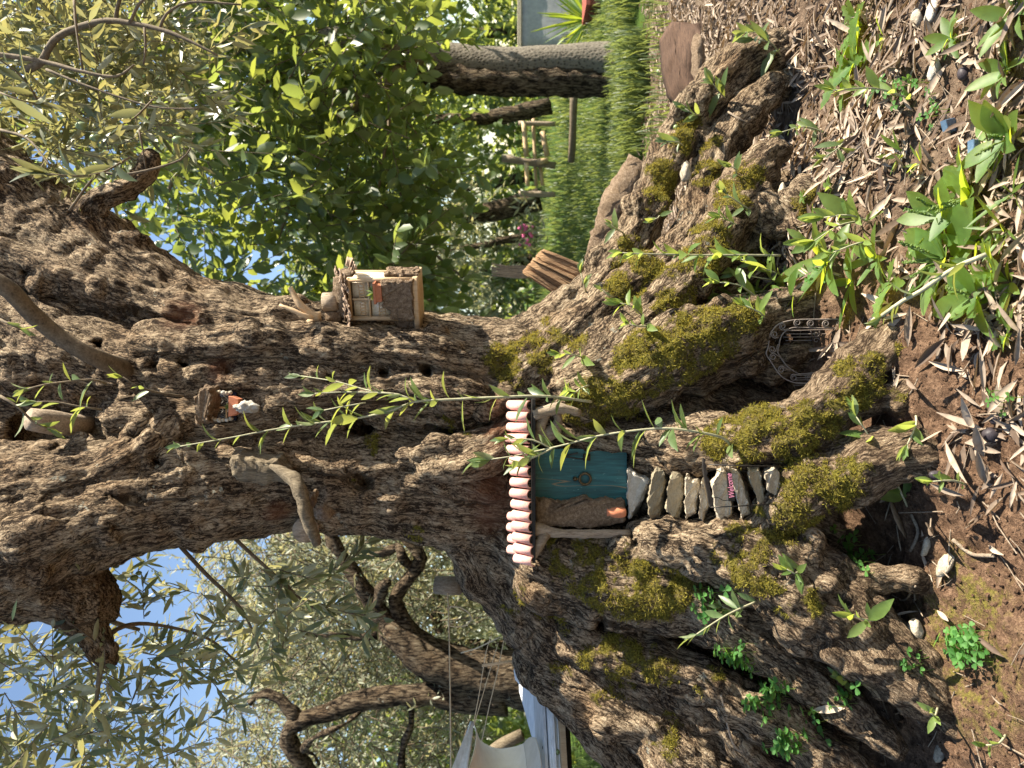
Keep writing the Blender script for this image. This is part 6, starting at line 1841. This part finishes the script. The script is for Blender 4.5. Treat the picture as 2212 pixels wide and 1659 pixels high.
rosette(2205, 30, 8, 90, NL, "bright leafy weed in the very corner of the litter", "leafy_weed", "weed", .8, wsc=1.4)
rosette(1960, 330, 5, 55, NL, "thin bright weed on the litter over the blue shards", "leafy_weed", "weed", 1.0, wsc=1.0)
rosette(2110, 420, 10, 110, WL, "plantain leaning over the larger blue shard", "plantain", "plantain", .9, 2, sp_len=80)
rosette(2160, 590, 9, 105, LL_, "ragged bright weed between the plantains at the lower edge", "lobed_weed", "weed", .8)
rosette(1905, 560, 8, 105, NL, "green weed crowding the lump's toe root", "leafy_weed", "weed", .8, wsc=1.2)
rosette(2000, 350, 6, 60, NL, "small arching weed above the black wrinkled olive", "leafy_weed", "weed", .8, wsc=.9)
rosette(2195, 610, 8, 85, NL, "pale leafy weed at the lower edge by the grey shoot", "leafy_weed", "weed", .8, wsc=1.3)
for k, (a, b, lp, lab) in enumerate(((1805, 405, 26, "pale succulent rosette by the mossy lump"), (1745, 425, 18, "smaller pale succulent rosette by the pale root"), (1240, 842, 26, "bright green succulent rosette right of the tiled roof"))):
    rosette(a, b, 14, lp, YL, lab, "succulent", "succulent", 1.0, wsc=1.2)
# clover: leaves of three leaflets
def clover_mesh():
    mb = []
    v, f = [], []
    for k in range(3):
        an = k * 2 * math.pi / 3
        ca, sa_ = math.cos(an), math.sin(an)
        pts = [(0, 0, 0), (-.28, .32, .06), (-.42, .72, .04), (-.22, .95, 0), (0, .84, -.03), (.22, .95, 0), (.42, .72, .04), (.28, .32, .06), (0, .45, -.04)]
        n0 = len(v)
        v += [(x * ca - y * sa_, x * sa_ + y * ca, z) for x, y, z in pts]
        f += [tuple(n0 + i for i in t_) for t_ in ((0, 8, 1), (1, 8, 2), (2, 8, 4, 3), (4, 8, 6, 5), (6, 8, 7), (7, 8, 0))]
    me = bpy.data.meshes.new("leaf")
    me.from_pydata(v, [], f)
    me.materials.append(M_CLOVER)
    return me
CLV = clover_mesh()
def clover(a, b, n, spread, lp, label, lift=.035):
    h, nm = hit(a, b)
    t_ = thing("clover", label, "clover", tuple(h), None)
    st_ = MB()
    for k in range(n):
        a2, b2 = a + random.gauss(0, spread), b + random.gauss(0, spread)
        hh, _ = hit(a2, b2)
        if abs(hh.y - h.y) > .25:
            hh = h
        p = hh + Vector((0, -.004, random.uniform(.4, 1.2) * lift))
        st_.tube([hh - Vector((0, 0, .004)), (hh + p) / 2 + rv(.003), p], .0006, 4, cap=False)
        o = put_leaf(CLV, p, Vector((random.gauss(0, 1), random.gauss(0, 1), random.gauss(0, .2))), Vector((random.gauss(0, .35), -.35 + random.gauss(0, .3), 1)), pxm(lp, hh.y) * random.uniform(.7, 1.15), t_)
    st_.out("stems", M_YOUNG, t_, kind="stuff")
for a, b, n, s_, lp, lab in ((1555, 1305, 12, 16, 17, "clover clump in the nook under the mossy left buttress"), (1605, 1425, 22, 17, 17, "dense dark clover clump between the left roots"), (1690, 1500, 30, 22, 17, "clover clump holding a yellow leaf between the left roots"), (1730, 1600, 24, 22, 18, "clover clump at the lower left corner of the roots"), (1850, 1500, 10, 14, 18, "sprig of clover beside the thick sunlit root"), (2110, 1385, 40, 22, 17, "pale sunlit clover cushion on mossy soil"), (1640, 1480, 6, 20, 13, "few small clover leaves under the left root"), (1840, 1190, 8, 16, 16, "little leafy seedlings on brown soil between the roots"), (1900, 1200, 6, 12, 17, "star shaped seedling on brown soil"), (1960, 195, 12, 22, 13, "round leaved chickweed on the dry litter"), (2020, 230, 10, 26, 11, "tiny chickweed leaves scattered near the black olive"), (1815, 575, 8, 20, 12, "small round leaves under the long leaved weed"), (1990, 1425, 7, 14, 14, "seedlings around the pale stone"), (2180, 870, 6, 16, 12, "tiny clover on dry leaves at the lower edge"), (1770, 1560, 14, 22, 17, "clover under the lowest left root")):
    clover(a, b, n, s_, lp, lab)

# ------------------------------------------------------------------ fallen leaves, stones, olives and shards on the ground
random.seed(33)
SHAPES = ("v-folded", "creased", "arched", "flat", "tightly rolled")
MARKS = {"beside the lobed grey green weed": (1860, 130), "near the right edge of the litter": (1760, 30), "by the pale pointed rosette": (2065, 85), "beside the white stone chips": (2020, 10), "in the lower right corner": (2180, 40), "by the black olive below the cream chip": (2090, 165), "around the blue shards": (2090, 300), "above the blue shards": (1960, 290), "among the small chickweed leaves": (1980, 200), "under the young olive shoots at right": (1800, 230), "along the foot of the mossy lump": (1880, 390), "at the plantain on the lower edge": (2180, 260),
         "under the large glowing plantain": (2080, 540), "below the large plantain": (2180, 560), "by the upright plantain leaves": (2010, 440), "beneath the grey leafy shoot": (1960, 640), "beside the brown root tip": (2080, 690), "on the soil above the plantains": (1930, 490),
         "below the toothed weed": (2190, 740), "next to the plump dark olive": (2150, 940), "at the pale root tips": (2150, 860), "at the lower edge under the root tips": (2200, 960), "left of the plump dark olive": (2170, 1050),
         "in the nook of dark clover": (1590, 1400), "between the left roots": (1700, 1450), "in the cleft under the mossy buttress": (1560, 1330), "on the clover at lower left": (1800, 1550),
         "under the pale root fork": (1960, 945), "on the bare brown soil": (1960, 1130), "by the flat pinkish stone": (2030, 1210), "under the wire garden arch": (1800, 760)}
def lay(a, b, L, hmax=.05):
    h, n = hit(a, b)
    if h.y > 3.4 or n.z < .3 or h.z - float(ground_z(h.x, h.y)) > hmax:
        return None
    k = random.randrange(5)
    o = bpy.data.objects.new("dry_leaf", DL[k])
    COL.objects.link(o)
    t_ = n.cross(rv(1)).normalized()
    t_ = (t_ + n * random.uniform(-.06, .2)).normalized()
    nn2 = (n + rv(.3)).normalized()
    o.matrix_basis = Matrix.Translation(h + n * (.003 + random.uniform(0, .006))) @ frame(t_, nn2).to_4x4() @ Matrix.Diagonal((L * random.uniform(.8, 1.2), L, L, 1))
    mk_ = min(MARKS, key=lambda m_: math.hypot(MARKS[m_][0] - a, MARKS[m_][1] - b))
    sz = "short" if L < .058 else "medium" if L < .074 else "long"
    al = "pointing rightward" if t_.x > .7 else "pointing leftward" if t_.x < -.7 else "pointing inward" if t_.y > 0 else "pointing outward"
    return tag(o, "%s %s dry olive leaf %s %s" % (sz, SHAPES[k], al, mk_), "dry leaf", "fallen dry leaves " + mk_)
zones = [((1690, 2215, -40, 420), 140), ((1900, 2220, 420, 760), 62), ((2090, 2220, 740, 1080), 40), ((1540, 1830, 1300, 1580), 26), ((1880, 2120, 930, 962), 8), ((1840, 2160, 1080, 1330), 14), ((1740, 1860, 700, 830), 8)]
for (a0, a1, b0, b1), n in zones:
    k = tries = 0
    while k < n and tries < n * 12:
        tries += 1
        a, b = random.uniform(a0, a1), random.uniform(b0, b1)
        if b0 > 1200 and b1 > 1500:
            o = lay(a, b, random.uniform(.045, .08), .16)
        else:
            o = lay(a, b, random.uniform(.045, .088))
        k += o is not None
# the rest of the litter: one mass, thickest on the right
n = 17000
lx = np.concatenate([rng.uniform(.05, 1.9, 11500), rng.uniform(-1.1, .9, 1500), rng.uniform(.3, 2.6, 4000)])
ly = np.concatenate([1.12 + 2.6 * rng.random(11500) ** 1.1, rng.uniform(1.1, 2.0, 1500), rng.uniform(2.5, 4.4, 4000)])
dens = sstep(-.05, .35, fbm(np.stack([lx / .22, ly / .22, 0 * lx], 1), 2) + .35 * (lx > .25) + .3 * (ly > 2.2) - .5 * (lx < -.1))
kp = rng.random(n) < dens
pos, nr_ = [], []
for x, y in zip(lx[kp], ly[kp]):
    r_ = GROUND_BVH.ray_cast(Vector((x, y, 3)), Vector((0, 0, -1)))
    pos.append(r_[0] + Vector((0, 0, .002 + .012 * rng.random())))
    nr_.append(r_[1])
pos, nr_ = np.array(pos), np.array(nr_)
dv = np.cross(nr_, rng.normal(0, 1, pos.shape)) + rng.normal(0, .12, pos.shape)
lt = leaf_cloud("leaf_litter", pos, dv, nr_ + rng.normal(0, .35, pos.shape), rng.uniform(.035, .075, len(pos)), rng.uniform(.006, .013, len(pos)), M_DRY, None, "stuff", fold=.8)
tag(lt, "carpet of narrow dry olive leaves on the soil", "leaf litter")
# straw and broken twigs in the litter
mb = MB()
for x, y in zip(rng.uniform(-.9, 1.8, 1500), 1.1 + 2.3 * rng.random(1500) ** 1.2):
    if x < .1 and rng.random() < .5:
        continue
    r_ = GROUND_BVH.ray_cast(Vector((x, y, 3)), Vector((0, 0, -1)))
    an, l_ = rng.uniform(0, 6.28), rng.uniform(.012, .055)
    dvec = Vector((math.cos(an), math.sin(an), rng.normal(0, .18))) * l_
    p = r_[0] + Vector((0, 0, .004 + .008 * rng.random()))
    mb.tube([p - dvec, p + Vector((0, 0, .003 * rng.normal())) + dvec * .1, p + dvec], rng.uniform(.0006, .0017), 4, cap=False)
tag(mb.out("straw", M_DRIFT, None, kind="stuff"), "thin straw and broken twigs scattered in the dry leaf litter", "straw")
# crumbs of soil and grit
n = 12000
cx_, cy_ = rng.uniform(-1.1, 1.2, n), 1.1 + 1.2 * rng.random(n) ** 1.3
ico = MB().blob((0, 0, 0), 1, 1, 0)
iv = np.array(ico.v)
iff = np.array(ico.f)
rr_ = .0016 + .006 * rng.random(n) ** 3
pz = np.array([(GROUND_BVH.ray_cast(Vector((x, y, 3)), Vector((0, 0, -1)))[0])[:] for x, y in zip(cx_, cy_)])
sc3 = rr_[:, None] * rng.uniform(.6, 1.3, (n, 3))
vv = (pz[:, None, :] + iv[None] * sc3[:, None, :] * rng.uniform(.75, 1.25, (n, len(iv), 1))).reshape(-1, 3)
ff_ = (iff[None] + (np.arange(n) * len(iv))[:, None, None]).reshape(-1, 3)
gcr = link("soil_crumbs", np_mesh("soil_crumbs", vv, ff_, False), M_SOIL, None, "stuff")
tag(gcr, "crumbs of reddish soil and grit strewn over the ground", "soil crumbs")
for k, (a, b, r, m, fl_, lab, nm, ct) in enumerate((
    (2042, 1220, 24, M_STONE, (1.2, .8, .45), "flat pinkish stone lying on the brown soil", "stone", "stone"), (2000, 1180, 15, M_STONE, (1.5, .6, .5), "long small stone next to the flat pinkish one", "stone", "stone"), (1978, 1362, 22, M_STONE, (1.2, .8, .7), "pale stone half buried beside the thick root", "stone", "stone"), (2030, 1625, 18, M_STONE, (1.3, .7, .5), "buff stone at the lower left on bare soil", "stone", "stone"),
    (2012, 25, 24, M_CHALK, (1.2, .8, .4), "flat whitish stone chip near the lower right edge", "stone", "stone"), (2020, 150, 22, M_CHALK, (1.2, .5, .6), "cream stone chip beside the pale rosette", "stone", "stone"), (2150, 45, 17, M_CHALK, (1, .7, .6), "white stone chip between dry leaves at right", "stone", "stone"), (1980, 40, 18, M_STONE, (1.2, .8, .6), "grey stone at the top of the litter", "stone", "stone"),
    (2082, 160, 13, M_OLVB, (1.2, 1, 1), "black olive on dry leaves below the cream chip", "fallen_olive", "olive"), (2088, 320, 14, M_OLVB, (1, 1, 1), "black wrinkled olive beside the blue shards", "fallen_olive", "olive"), (2142, 940, 17, M_OLVB, (1, 1, 1.1), "plump dark olive at the root tips", "fallen_olive", "olive"), (2148, 905, 13, M_OLVB, (1, .8, .8), "shrivelled dark olive above the plump one", "fallen_olive", "olive"), (2025, 1028, 14, M_OLVB, (.8, .8, 1.3), "dark olive under the pale root's left side", "fallen_olive", "olive"), (1885, 693, 9, M_OLVB, (1, 1, 1), "dark olive beside the wire arch's right foot", "fallen_olive", "olive"),
    (1425, 155, 8, M_OLV, (1, 1, 1), "green olive on dry litter nearest the half log", "fallen_olive", "olive"), (1395, 150, 6.5, M_OLV, (1, 1, 1), "green olive on dry litter by the grass", "fallen_olive", "olive"), (1370, 235, 7, M_OLV, (1, 1, 1), "green olive at the foot of the lawn grass", "fallen_olive", "olive"), (1395, 270, 6, M_OLV, (1, 1, 1), "green olive near the outer mossy root", "fallen_olive", "olive"), (1460, 275, 6, M_OLV, (1, 1, 1), "green olive touching the outer mossy root", "fallen_olive", "olive"))):
    h, nm_ = hit(a, b)
    rock(a, b, h.y - pxm(r * .4, h.y), r, m, nm, lab, ct, fl_, .18 if "olive" not in nm else .06, k + 40, None, 3 if r > 12 else 2, .0012 if "olive" not in nm else .0003, random.uniform(-30, 30))
for a, b, r, lab, pts in ((2058, 270, 15, "blue glazed shard leaning on the litter", [(-1, -.8), (.3, -1.1), (1.1, -.2), (.5, .9), (-.6, .7)]), (2122, 318, 18, "larger blue glazed shard beside the black wrinkled olive", [(-1, -1), (.9, -.8), (1, .6), (.1, 1.1), (-1, .5)])):
    h, nm_ = hit(a, b)
    t_ = thing("glazed_shard", lab, "shard", tuple(h))
    MB().prism([P(a + x * r, b + y * r, h.y - .015 + x * .006) for x, y in pts], (0, .012, .004), .08).out("shard_body", M_BLUE, t_, smooth=False)
for k, (pts, r, lab) in enumerate((([(2080, 300), (2110, 285), (2140, 282)], 4.5, "thick peeled twig lying above the blue shard"), ([(2130, 310), (2145, 285), (2165, 270)], 4.5, "stubby peeled twig beside the larger blue shard"), ([(1575, 243), (1600, 258), (1625, 270)], 2.2, "thin reddish twig on the right roots"), ([(2060, 1165), (2100, 1195), (2150, 1200)], 4, "bleached twig on the sunlit soil"), ([(1970, 1110), (1985, 1150), (1968, 1190)], 3.4, "grey split twig on brown soil"), ([(1930, 1285), (1955, 1295), (1980, 1265)], 2, "forked rootlet on soil below the short root"), ([(1560, 1500), (1590, 1610), (1640, 1620)], 2.6, "bent dry twig between the left roots"), ([(1740, 230), (1790, 170), (1800, 150)], 1.6, "straight dry stalk leaning on the litter"))):
    ps_ = [hit(a, b)[0] + Vector((0, -.004, .004)) for a, b in pts]
    t_ = MB().tube(catmull([tuple(p) for p in ps_], .01), pxm(r, ps_[0].y), 8).out("twig", M_DRIFT, None, rough=.001, fr=90, loc=ps_[0])
    tag(t_, lab, "twig")
